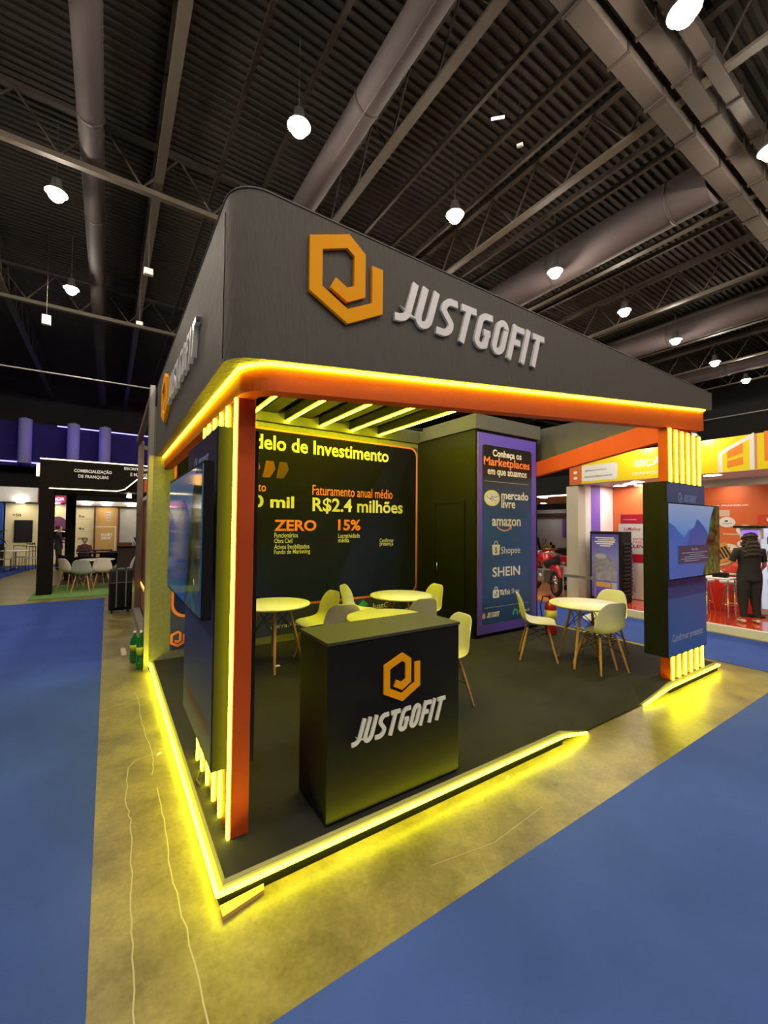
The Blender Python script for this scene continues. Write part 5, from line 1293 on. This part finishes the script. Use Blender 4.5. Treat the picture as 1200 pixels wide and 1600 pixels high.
# suitcase
t = thing('suitcase', 'large black suitcase with pale straps standing by the bronze frame', 'suitcase', (-.2, 7.9, 0))
obj('case_shell', MB().box(-.43, -.03, 7.80, 8.12, .05, .86, .035), M_BCLOTH, t)
obj('front_pocket', MB().box(-.40, -.06, 7.77, 7.799, .10, .60, .012), M_BLKM, t)
for x in (-.30, -.14): obj('strap', MB().box(x-.008, x+.008, 7.762, 7.769, .12, .84), M_ALU, t)
obj('zip_line', MB().box(-.41, -.05, 7.764, 7.769, .605, .615), M_ALU, t)
obj('carry_handle', MB().tube([(-.32, 7.96, .86), (-.30, 7.96, .905), (-.16, 7.96, .905), (-.14, 7.96, .86)], .012, 8), M_RUB, t)
for x in (-.37, -.09):
    for y in (7.86, 8.06): obj('wheel', MB().lathe([(0, -.012), (.026, -.012), (.026, .012), (0, .012)], (x, y, .027), 12, axis='x'), M_RUB, t)
# bronze frame and slatted neighbour screen
M_BRZ = mat('bronze painted frame', (.13, .085, .06), .55)
t = thing('bronze_portal', 'bronze metal frame with slanted top behind the grey wall edge', 'frame', (.05, 7.6, 0))
obj('upright', MB().box(.0, .10, 7.55, 7.65, .0, 3.45), M_BRZ, t)
obj('slanted_bar', beam_mb((.05, 7.62), (.05, 4.3), -.08, 3.40, 3.52, 3.50, 3.62), M_BRZ, t)
obj('cross_bar', MB().box(.101, .75, 7.56, 7.64, 3.28, 3.36), M_BRZ, t)
obj('upright', MB().box(.68, .75, 7.56, 7.64, .0, 3.28), M_BRZ, t)
obj('bottom_rail', MB().box(-.02, .09, 4.05, 7.55, .0, .12), M_ALU, t)
t = thing('slat_screen', 'red-brown slatted screen over an amber planter beside the grey felt wall', 'screen', (.14, 6.5, 0))
M_SL = mat('red brown slat', (.17, .055, .02), .5); 
y = 4.7; k = 0
s0 = None
while y < 9.4:
    if s0 is None: s0 = obj('slat', MB().box(.13, .17, y, y+.045, .66, 2.25), M_SL, t)
    else: c = s0.copy(); COL.objects.link(c); c.location = (0, y-4.7, 0)
    y += .22
obj('screen_rail', MB().box(.12, .18, 4.6, 9.4, 2.251, 2.32), M_WHITE, t); obj('screen_rail', MB().box(.12, .18, 4.6, 9.4, .60, .659), M_SL, t)
obj('planter', MB().box(.11, .40, 4.6, 9.4, .13, .52), mat('amber planter board', (.35, .17, .04), .5), t)
obj('amber_light', MB().box(.13, .16, 4.8, 9.2, .53, .545), mat('amber strip glow', (1, 1, 1), emit=(1, .35, .05), es=6), t)
obj('back_panel', MB().box(.45, .5, 4.6, 9.4, .13, 2.5), M_BLKM, t)
t = thing('orange_portal', 'small orange hood behind the bronze frame', 'booth', (.5, 10.2, 2.6))
obj('hood', MB().add([(.25, 9.6, 2.55), (1.6, 9.6, 2.75), (1.6, 9.6, 3.1), (.25, 9.6, 2.85), (.25, 9.8, 2.55), (1.6, 9.8, 2.75), (1.6, 9.8, 3.1), (.25, 9.8, 2.85)],
    [(0, 1, 2, 3), (4, 7, 6, 5), (0, 4, 5, 1), (1, 5, 6, 2), (2, 6, 7, 3), (3, 7, 4, 0)]), M_ORANGE, t)
obj('post', MB().box(1.5, 1.58, 9.62, 9.78, .001, 2.74), M_PB, t)
tmb('spot_lamp', MB().lathe([(0, -.05), (.06, -.05), (.05, .05), (0, .06)], (.02, 12.0, 2.58), 10), M_SPOTG, 'small bright spot under the black portal sign', 'lamp', (.02, 12, 2.58))
# far wall: violet-lit fabric columns and a light rail
def fabric_column(x, label, r=.33):
    t = thing('fabric_column', label, 'column', (x, 29.5, 5.2))
    prof = []
    for k in range(22): z = 5.2+k*.12; prof += [(r-.03, z), (r, z+.06)]
    obj('ribbed_sleeve', MB().lathe([(0, 5.2)]+prof+[(0, 7.9)], (x, 29.5, 0), 16), mat('violet grey fabric', (.35, .33, .6), .8), t)
for x, lb in [(-4.6, 'violet-lit ribbed column at the far left'), (-2.35, 'middle violet-lit ribbed column above the portal booth'), (-.75, 'right violet-lit ribbed column above the portal booth')]: fabric_column(x, lb)
tmb('stage_drape', MB().box(-14, 4, 30.2, 30.3, 5.1, 7.75), mat('violet drape', (.03, .02, .14), .9, noise=.5, nscale=1.2), 'violet-lit drape high on the far hall wall', 'curtain', (-5, 30.2, 5.1))
tmb('light_rail', MB().tube([(-3.2, 30.17, 7.70), (3.0, 30.17, 7.66)], .035, 6), mat('violet tube glow', (1, 1, 1), emit=(.35, .3, 1), es=2.5), 'thin violet light rail above the ribbed columns', 'lamp', (0, 30.1, 7.8))
tmb('light_rail', MB().tube([(-9, 30.16, 5.38), (-3.5, 30.16, 5.33)], .04, 6), MATS['violet tube glow'], 'violet light rail low at the far left', 'lamp', (-6, 30.16, 5.3))
def violet_light(x, y, z, e):
    l = bpy.data.lights.new('violet_stage_light', 'POINT'); l.energy = e; l.color = (.18, .10, 1.0); l.shadow_soft_size = .25
    o = bpy.data.objects.new('violet_stage_light', l); COL.objects.link(o); o.location = (x, y, z)
for x in (-6.5, -3.5, -1.5, 1.2): violet_light(x, 28.3, 6.6, 15)
# dark hanging drape at the right side of the hall
tmb('stage_drape', MB().box(31.5, 31.7, -12, 30, 0.2, 8.6), mat('black drape', (.012, .011, .012), .95), 'black drape along the far right side of the hall', 'curtain', (31.6, 8, .2))
tmb('conduit_pipe', MB().tube([(31.3, -12, 8.7), (31.3, 30, 8.7)], .05, 6), M_ALU, 'pale pipe above the black drape at the far right', 'pipe', (31.3, 8, 8.7))
